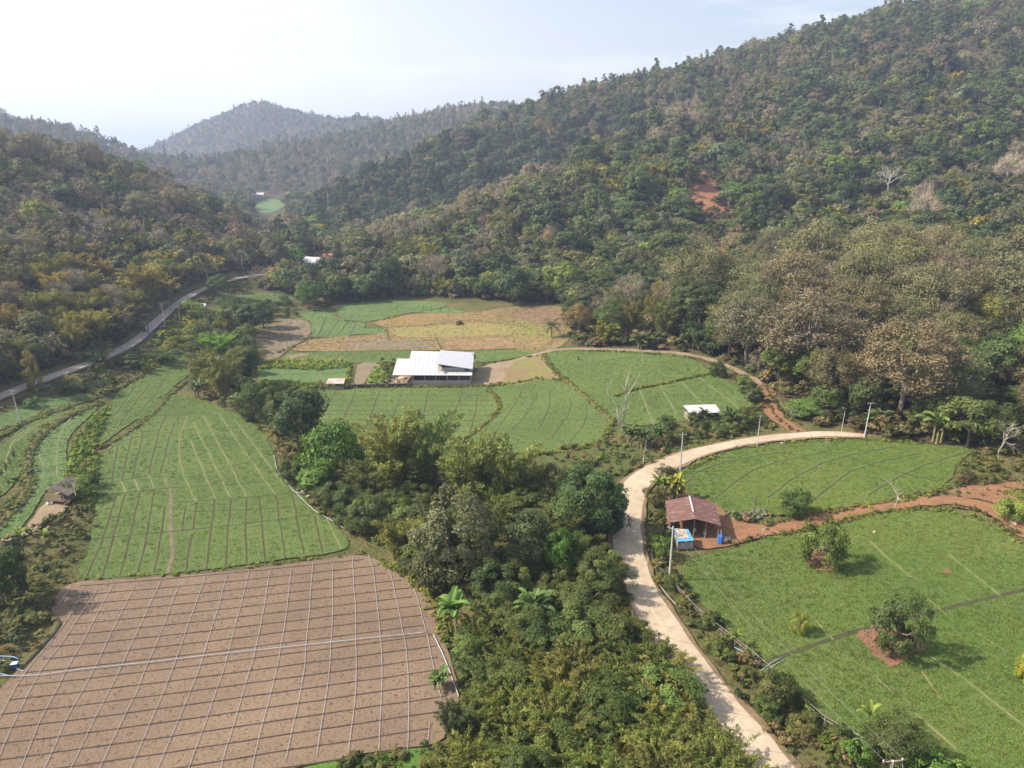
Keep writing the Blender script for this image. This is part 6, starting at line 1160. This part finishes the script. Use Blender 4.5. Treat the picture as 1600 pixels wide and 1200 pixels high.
# far houses
TILE = corr('red_tile_material', (.62, .13, .12), (.72, .26, .22), .3, rough=.6); GREYRF = corr('grey_roof_material', (.33, .34, .37), (.4, .4, .42), .3, rough=.6); WALLW = surf('pale_wall_material', (.55, .52, .46), (.45, .42, .38), 1, rough=.9)
def house(px, py, wd, dp, hw, hr, rot, roofm, wallm, label, name='house', cat='house'):
    e_, g_ = base_empty(name, px, py, label, cat); c, s = math.cos(rot), math.sin(rot)
    def r3(x, y, z): return (x*c-y*s, x*s+y*c, z)
    m_ = MB(); m_.box((0, 0, hw/2-.2), (wd, dp, hw+.4), rot)
    n_ = m_.n; m_.add([r3(-wd/2, -dp/2, hw), r3(-wd/2, dp/2, hw), r3(-wd/2, 0, hr-.1), r3(wd/2, -dp/2, hw), r3(wd/2, dp/2, hw), r3(wd/2, 0, hr-.1)], [(0, 2, 1), (3, 4, 5)]); m_.build('wall', wallm, e_)
    for s_ in (-1, 1):
        q = [r3(-wd/2-.4, s_*(dp/2+.6), hw-.25), r3(wd/2+.4, s_*(dp/2+.6), hw-.25), r3(wd/2+.4, 0, hr), r3(-wd/2-.4, 0, hr)]; m_ = MB(); m_.slab(q if s_ < 0 else q[::-1], .1); m_.build('roof_slope', roofm, e_)
    for x in (-.28, .05): m_ = MB(); m_.box(r3(wd*x, -dp/2-.03, hw*.55), (1., .08, .9), rot); m_.build('window', DARKW, e_)
    m_ = MB(); m_.box(r3(wd*.33, -dp/2-.03, .95), (.9, .08, 1.9), rot); m_.build('door', WOOD_M, e_)
house(493, 418, 9.5, 7, 2.8, 4.9, R(-24), GREYRF, DARKW, 'grey roofed house half hidden by trees where the valley narrows')
house(516, 414, 5.2, 4.6, 3.2, 5.2, R(20), TILE, WALLW, 'small red roofed house beside the grey roofed one')
house(407, 404.5, 8, 5, 2.4, 3.8, R(25), GREYRF, WALLW, 'low grey roofed building above the end of the grey road')
house(405, 308.5, 11, 7, 3.2, 5.2, R(5), WROOF, WALLW, 'tiny white roofed house beyond the far valley field')
house(484, 374, 5, 4, 2.2, 3.5, R(-10), WROOF2, WALLW, 'small pale roof among the trees of the far valley')
# utility poles and wires
def pole(px, py, h, label, arms=(), r0=.13, lean=(0, 0), group=None, lamp=False, cat='utility pole', name='utility_pole', mat=None):
    e_, g_ = base_empty(name, px, py, label, cat, group); m_ = MB(); m_.tube([(0, 0, -.5), (0, 0, 0), (lean[0], lean[1], h)], [r0*1.05, r0, r0*.62], 8); m_.build('pole', mat or CONP, e_)
    tops = []
    for z, L_, a in arms:
        c, s = math.cos(a), math.sin(a); x, y = lean[0]*z/h, lean[1]*z/h; m_ = MB(); m_.box((x, y, z), (L_, .1, .1), a); m_.build('crossarm', STEEL, e_)
        for t in (-.46, 0, .46):
            m_ = MB(); q = (x+c*L_*t, y+s*L_*t); m_.tube([(q[0], q[1], z+.05), (q[0], q[1], z+.12), (q[0], q[1], z+.26)], [.03, .06, .04], 6); m_.build('insulator', plain('insulator_material', (.45, .4, .36)) if 'insulator_material' not in bpy.data.materials else bpy.data.materials['insulator_material'], e_); tops.append(g_+np.array([q[0], q[1], z+.26]))
    if not tops: tops = [g_+np.array([lean[0], lean[1], h])]
    return tops
t1 = pole(1045.5, 907, 8.2, 'tall grey concrete pole beside the blue roofed hutch', [(7.9, 1.5, R(-30))], .15)
t2 = pole(1062.5, 738, 7.6, 'concrete pole standing at the inner side of the road bend', [(7.3, 1.4, R(0))], .14)
t3 = pole(1183, 697, 6.4, 'slim pole at the road edge near the dirt track junction', [(6.2, .9, 0)], .09)
t4 = pole(1350, 686, 7.6, 'pale leaning pole at the far corner of the curved field', [(7.4, 1.3, R(10))], .13, (.25, 0))
t5 = pole(1315, 673, 4.2, 'short weathered pole left of the pale leaning pole', [], .07, (.1, 0))
t6 = pole(1008.5, 704.5, 3.2, 'short post on the bank left of the road', [], .07, (.1, 0), cat='post', name='wooden_post')
pole(1004.5, 727, 2.8, 'thin post at the outer road edge', [], .06, (.08, 0), cat='post', name='wooden_post')
t7 = pole(33, 664, 7.4, 'pole in the upper terraces at the left picture edge', [(7.2, 1.5, 0), (6.5, 1.2, R(20))], .11, (-.35, 0))
t8 = pole(233.5, 529, 7.2, 'dark pole where sunlight crosses the grey road', [(6.9, 1.4, R(20))], .12, mat=DARKW)
t9 = pole(258.5, 512, 7.4, 'pale pole with a crossarm at the edge of the grey road', [(7.3, 2.2, 0), (6.6, 1.2, 0)], .12, (-.2, 0))
t10 = pole(281.5, 503, 5., 'slim pale pole right of the twin armed pole', [(4.9, .9, 0)], .09)
t11 = pole(418.5, 520, 7.2, 'pale pole at the edge of the fallow plot', [(7.1, 1.3, R(15))], .12)
t12 = pole(326, 448, 7., 'distant pole beyond the grey road bend', [(6.8, 1.3, 0)], .1)
for x, y in ((190, 545), (268, 487), (282, 484), (303, 466)): pole(x, y, 2.2 if x > 200 else 1., 'thin dark post along the lower side of the grey road', [], .05, group='thin posts along the grey road', cat='post', name='road_post', mat=DARKW)
WIRE = plain('wire_material', (.16, .17, .18), .5)
def wire(a, b, sag, label, r_=.014, group=None):
    a = np.array(a, float); b = np.array(b, float); t = np.linspace(0, 1, 24)[:, None]; P = a+(b-a)*t-np.array([0, 0, 1])*sag*4*t*(1-t); m_ = MB(); m_.tube(P-a, r_, 4, cap=False); o = m_.build('power_line', WIRE, None, label=label, cat='power line', group=group); o.location = tuple(a)
# the near pole below the picture edge, its crossarm just in view
e_, gN = base_empty('utility_pole', 1398, 1330, 'wooden crossarm of the near pole at the bottom picture edge', 'utility pole')
ztop = 7.6; cN = np.array(onz(1395, 1190, gN[2]+ztop)); m_ = MB(); m_.tube([(cN[0]-gN[0], cN[1]-gN[1], -.4), (cN[0]-gN[0], cN[1]-gN[1], ztop+.1)], [.16, .11], 8); m_.build('pole', CONP, e_)
m_ = MB(); aN = R(6); m_.box(tuple(cN-gN), (1.75, .12, .13), aN); m_.build('crossarm', WOOD_M, e_); tN = []
for t in (-.47, .47):
    q = cN-gN+np.array([math.cos(aN)*1.75*t, math.sin(aN)*1.75*t, .16]); m_ = MB(); m_.tube([q-[0, 0, .1], q, q+[0, 0, .1]], [.04, .08, .05], 8); m_.build('insulator', CONP, e_); tN.append(q+gN+[0, 0, .1])
m_ = MB(); m_.tube([cN-gN+[.8, .1, 0], cN-gN+[1.1, -.6, -2.2]], .03, 4); m_.build('stay', STEEL, e_)
wire(t1[0], tN[0], 1.1, 'left one of the two wires over the big field'); wire(t1[2], tN[1], 1.1, 'right one of the two wires over the big field')
wire(t1[1], t2[1], .9, 'wire from the tall concrete pole to the pole in the road bend'); wire(t2[2], t3[0], .8, 'wire following the road towards the dirt track junction')
wire(t3[2], t4[0], 1., 'wire between the junction pole and the pale leaning pole')
wire(t8[0], t9[0], .5, 'short wire between the poles beside the grey road'); wire(t9[2], t12[0], 1., 'wire along the grey road bend'); wire(t7[2], t8[0], 1.5, 'long wire over the slope below the grey road')
# signboard
e_, g_ = base_empty('signboard', 1239, 653, 'white board on a post where the dirt track meets the road', 'sign')
m_ = MB(); m_.tube([(0, 0, -.2), (0, 0, 1.6)], .06, 6); m_.build('post', CONP, e_); m_ = MB(); m_.box((0, -.05, .5), (.5, .1, 1.0)); m_.build('base', GREYW, e_)
m_ = MB(); m_.box((0, -.08, 1.35), (1.6, .06, .75), R(-6)); m_.build('board', WROOF, e_)
m_ = MB(); m_.box((-.1, -.125, 1.45), (1.0, .02, .14), R(-6)); m_.build('faded_band', surf('faded_green_material', (.4, .5, .4), (.55, .6, .5), 5), e_)
# posts of the field along the road
k_i = 0
for i, (x, y) in enumerate([(1092, 722), (1116, 713), (1226, 691), (1243, 689), (1266, 687), (1290, 686), (1012, 880), (1019, 842), (1036, 830), (1033, 880), (1055, 815), (1022, 812)]):
    pole(x, y+2, 1.2, 'short fence post along the inner edge of the concrete road', [], .07, group='short fence posts by the concrete road', cat='post', name='fence_post', mat=WOOD_M if i % 3 else CONP)
# retaining lip of the curved field
# shade net along the verge, sagging
NET = surf('dark_net_material', (.06, .065, .07), (.1, .1, .1), 4, rough=.9)
m_ = MB(); W = resample(GP([(1018, 868), (1024, 885), (1034, 897), (1042, 905)])[:, :2], .8); z = H(W[:, 0], W[:, 1]); n_ = len(W); hh = .75+.2*np.sin(np.arange(n_)*1.3)
V = np.concatenate([np.column_stack([W, z]), np.column_stack([W+[-.15, .1], z+hh]), np.column_stack([W+[-.12, .13], z+hh]), np.column_stack([W+[.04, .04], z])]); m_.add(V, [(a*n_+i, a*n_+i+1, b*n_+i+1, b*n_+i) for a, b in ((0, 1), (1, 2), (2, 3)) for i in range(n_-1)]); m_.build('shade_net', NET, None, label='dark sagging shade net on the verge below the shed', cat='net')
stake_fence('wire_fence', [(1046, 908), (1062, 930), (1095, 965), (1140, 1000), (1185, 1035), (1215, 1062), (1250, 1100), (1300, 1140), (1350, 1165)], 1., 4., 'thin wire fence between the road verge and the big field', CONP, 2, .035)
# irrigation pipes of the brown field
def pipe(P, label, r_=.021, mat=PVC, lift=.16, group=None, name='irrigation_pipe', wob=.08):
    W = resample(smooth(GP(P)[:, :2], 1), .8); d = np.gradient(W, axis=0); d /= np.linalg.norm(d, axis=1, keepdims=True)+1e-9; W = W+np.stack([-d[:, 1], d[:, 0]], 1)*((vnoise(W[:, 0]*.25, W[:, 1]*.25, 77)-.5)*wob*2)[:, None]
    g_ = np.array([W[0, 0], W[0, 1], float(H(*W[0]))]); pts = np.column_stack([W, H(W[:, 0], W[:, 1])+lift])-g_
    m_ = MB(); m_.tube(pts, r_, 6); o = m_.build(name, mat, None, True, label=label, cat='pipe', group=group); o.location = tuple(g_); return o
ORD = ['first', 'second', 'third', 'fourth', 'fifth', 'sixth', 'seventh', 'eighth', 'ninth', 'tenth', 'eleventh', 'twelfth', 'thirteenth', 'fourteenth', 'fifteenth', 'sixteenth', 'seventeenth', 'eighteenth', 'nineteenth']
PIPES = [[(110,918),(92,945)], [(130,918),(110,965),(82,1000),(32,1060),(0,1120),(-30,1180)], [(152,922),(127,960),(95,1007),(56,1060),(22,1130),(0,1180),(-20,1230)], [(179,912),(155,955),(127,1007),(101,1052),(67,1120),(35,1195),(10,1260)], [(212,915),(182,972),(155,1030),(137,1065),(110,1112),(70,1200),(50,1250)],
 [(251,907),(220,977),(190,1042),(160,1100),(112,1200),(90,1250)], [(279,915),(255,982),(244,1009),(232,1037),(205,1100),(157,1200),(140,1240)], [(321,902),(300,960),(276,1032),(245,1107),(205,1200),(190,1235)], [(355,898),(335,972),(317,1030),(290,1100),(247,1200),(238,1225)], [(389,893),(375,950),(357,1022),(325,1120),(295,1200),(288,1220)],
 [(422,891),(402,1012),(382,1075),(346,1200),(342,1212)], [(455,889),(441,1012),(422,1090),(400,1172),(393,1204)], [(488,881),(480,1010),(467,1100),(445,1192)], [(521,881),(519,1005),(510,1090),(494,1184)], [(551,872),(557,1000),(555,1095),(544,1182)], [(576,868),(585,900),(595,995),(597,1080),(591,1177)],
 [(605,888),(612,900),(632,995),(640,1075),(637,1173)], [(646,915),(667,990),(676,1042),(690,1095)], [(671,1130),(668,1172)]]
for i, P in enumerate(PIPES):
    pipe(P, (ORD[i]+' white pipe from the left end of the brown field' if 0 < i < 18 else ('short white pipe stub in the top left corner of the brown field' if i == 0 else 'short white pipe at the lower right corner of the brown field')), group='white irrigation pipes across the brown field')
pipe([(-60,1056),(0,1059),(57,1058),(100,1052),(190,1042),(276,1032),(400,1018),(520,1005),(632,994),(668,990)], 'long white main pipe crossing all the others in the brown field', .045, lift=.25, name='main_pipe')
pipe([(677,993),(695,1030),(717,1090)], 'white pipe leaving the right edge of the brown field towards the thicket', .06)
pipe([(428,712),(432,735),(447,752),(455,765),(463,771),(480,772)], 'pale pipe bending round the right corner of the left field', .06)
pipe([(463,771),(485,795),(520,815),(545,832)], 'thin pale pipe along the lower right side of the left field', .045)
pipe([(1030,915),(1045,935),(1060,950)], 'bent white pipe on the verge under the tall concrete pole', .05)
pipe([(1145,1012),(1170,1025),(1196,1046),(1218,1058)], 'blue grey pipe running down to the pipe crossing', .06, PVCB)
pipe([(1188,1050),(1205,1036),(1220,1030)], 'steel pipe crossing at the lower left corner of the big field', .06, STEEL); pipe([(1192,1054),(1210,1040),(1224,1034)], 'second steel pipe lying beside the pipe crossing', .05, STEEL)
pipe([(-40,1031),(0,1031),(25,1032),(32,1036)], 'blue pipe end at the left picture edge', .07, PVCB, .5); pipe([(-40,1036),(0,1036),(24,1038)], 'pale pipe under the blue pipe at the left picture edge', .05, PVC, .4)
pipe([(-30,1052),(0,1055),(14,1059),(22,1060)], 'curved grey hose by the blue pump box', .05, PVCB, .2, wob=.3)
e_, g_ = base_empty('pump_box', 24, 1044, 'dark blue pump box at the left edge of the brown field', 'pump')
m_ = MB(); m_.box((0, 0, .32), (.62, .5, .64), R(12)); m_.build('box_body', plain('dark_blue_material', (.03, .09, .2)), e_); m_ = MB(); m_.box((0, 0, .67), (.68, .56, .06), R(12)); m_.build('lid', plain('pale_blue_material', (.5, .58, .65)), e_); m_ = MB(); m_.tube([(.2, -.2, .2), (.7, -.4, .15), (1.3, -.6, .1)], .04, 6); m_.build('outlet_pipe', PVC, e_)
e_, g_ = base_empty('blue_barrel', 446, 749, 'small blue barrel in the pipe heap by the left field', 'barrel'); m_ = MB(); m_.tube([(0, 0, .25), (.3, .05, .25), (.8, .1, .25)], [.2, .25, .2], 12); m_.build('barrel_body', BLUE, e_, True); m_ = MB(); m_.tube([(.8, .1, .25), (.84, .105, .25)], .12, 10); m_.build('cap', PVC, e_)
# litter of plastic sheet and rubble by the strip
for i, (x, y, s) in enumerate([(438, 735, .5), (444, 742, .4), (455, 758, .3), (466, 765, .35), (474, 768, .45), (482, 776, .4), (121, 835, .5), (1222, 693, .35)]): rock(x, y, s, ['pale stone beside the bent pipe', 'pale stone at the blue barrel', 'pale stone below the blue barrel', 'pale stone at the field corner', 'white heap at the end of the bent pipe', 'pale stone under the dark bushes', 'white heap at the field edge right of the hut path', 'pale stone on the road edge of the curved field'][i], None, RUB)
# stump in the knoll field
e_, g_ = base_empty('tree_stump', 903.5, 563, 'dark stump standing alone in the knoll field', 'stump'); m_ = MB(); m_.tube([(0, 0, -.1), (.02, 0, .5), (.1, 0, 1.3)], [.3, .2, .1], 7); m_.build('trunk', DARKW, e_); m_ = MB(); m_.tube([(.1, 0, .3), (.9, -.1, .15)], [.1, .06], 5); m_.build('root', DARKW, e_)
# dark brush heap in the orange field
g_ = G(718, 507); t = NEAR['shrub'][1]; plant('shrub', g_, 1.5, 2.6, (.07, .06, .045), 'dark brush heap lying in the orange dry field', None, name='brush_heap', cat='brush heap')
# motorcycle with rider in the patch of sun on the grey road
e_, g_ = base_empty('motorcycle', 227, 520, 'dark motorcycle riding through the sunny patch of the grey road', 'motorcycle'); e_.rotation_euler = (0, 0, R(55)); MD = plain('dark_paint_material', (.05, .02, .02), .4)
def wheel(x):
    m_ = MB(); m_.tube([(x+.29*math.cos(a), 0, .3+.29*math.sin(a)) for a in np.linspace(0, 6.283, 15)], .05, 6, cap=False); o = m_.build('wheel', DARKW, e_); m2 = MB(); m2.tube([(x, -.04, .3), (x, .04, .3)], .2, 12); m2.build('rim', STEEL, o)
wheel(-.6); wheel(.6)
m_ = MB(); m_.tube([(-.6, 0, .35), (-.3, 0, .6), (.2, 0, .62), (.45, 0, .85), (.6, 0, .32)], [.07, .13, .14, .08, .05], 8); m_.build('body', MD, e_, True); m_ = MB(); m_.tube([(-.65, 0, .72), (-.3, 0, .78), (.05, 0, .74)], [.09, .12, .08], 8); m_.build('seat', DARKW, e_, True); m_ = MB(); m_.tube([(.42, -.32, 1.), (.45, 0, .95), (.42, .32, 1.)], .03, 6); m_.build('handlebar', STEEL, e_)
def skin_person(name, label, pts, edges, rad, mat, loc_, rz):
    me = bpy.data.meshes.new(name); me.from_pydata(pts, edges, []); o = link(name, me, None, label=label, cat='person'); me.materials.append(mat)
    s = o.modifiers.new('skin', 'SKIN'); o.modifiers.new('sub', 'SUBSURF').levels = 1
    for v, r_ in zip(me.skin_vertices[0].data, rad): v.radius = (r_, r_)
    me.skin_vertices[0].data[0].use_root = True; o.location = loc_; o.rotation_euler = (0, 0, rz); return o
pp = [(-.25, 0, .88), (-.2, 0, 1.15), (-.1, 0, 1.38), (-.06, 0, 1.5), (-.03, 0, 1.62), (-.02, 0, 1.72), (-.1, .19, 1.36), (.1, .26, 1.14), (.36, .27, 1.03), (-.1, -.19, 1.36), (.1, -.26, 1.14), (.36, -.27, 1.03), (-.22, .12, .86), (.18, .2, .8), (.05, .2, .4), (.17, .2, .36), (-.22, -.12, .86), (.18, -.2, .8), (.05, -.2, .4), (.17, -.2, .36)]
ee = [(0, 1), (1, 2), (2, 3), (3, 4), (4, 5), (2, 6), (6, 7), (7, 8), (2, 9), (9, 10), (10, 11), (0, 12), (12, 13), (13, 14), (14, 15), (0, 16), (16, 17), (17, 18), (18, 19)]
skin_person('person', 'rider in dark red clothes seated on the motorcycle on the grey road', pp, ee, [.15, .15, .16, .06, .1, .08, .07, .05, .04, .07, .05, .04, .09, .08, .05, .04, .09, .08, .05, .04], surf('rider_cloth_material', (.12, .03, .03), (.05, .04, .05), 3), tuple(g_), R(55))
# ------------------------------------------------------------------ air
def haze(d=.0003, col=(.6, .73, 1.)):
    m, n, l = newmat('haze_material'); v = N(n, 'ShaderNodeVolumePrincipled'); v.inputs['Color'].default_value = (*col, 1); v.inputs['Density'].default_value = d; v.inputs['Anisotropy'].default_value = .3
    o = N(n, 'ShaderNodeOutputMaterial'); l.new(v.outputs[0], o.inputs['Volume'])
    x0, x1, y0, y1 = -7200, 7200, -7200, 7200; z0 = float(V_[:, 2].min())-1.2; z1 = float(V_[:, 2].max())+30
    mm_ = MB(); mm_.box(((x0+x1)/2, (y0+y1)/2, (z0+z1)/2), (x1-x0, y1-y0, z1-z0)); mm_.build('haze', m, None, kind='stuff', label='pale blue air haze over the valley')
haze()
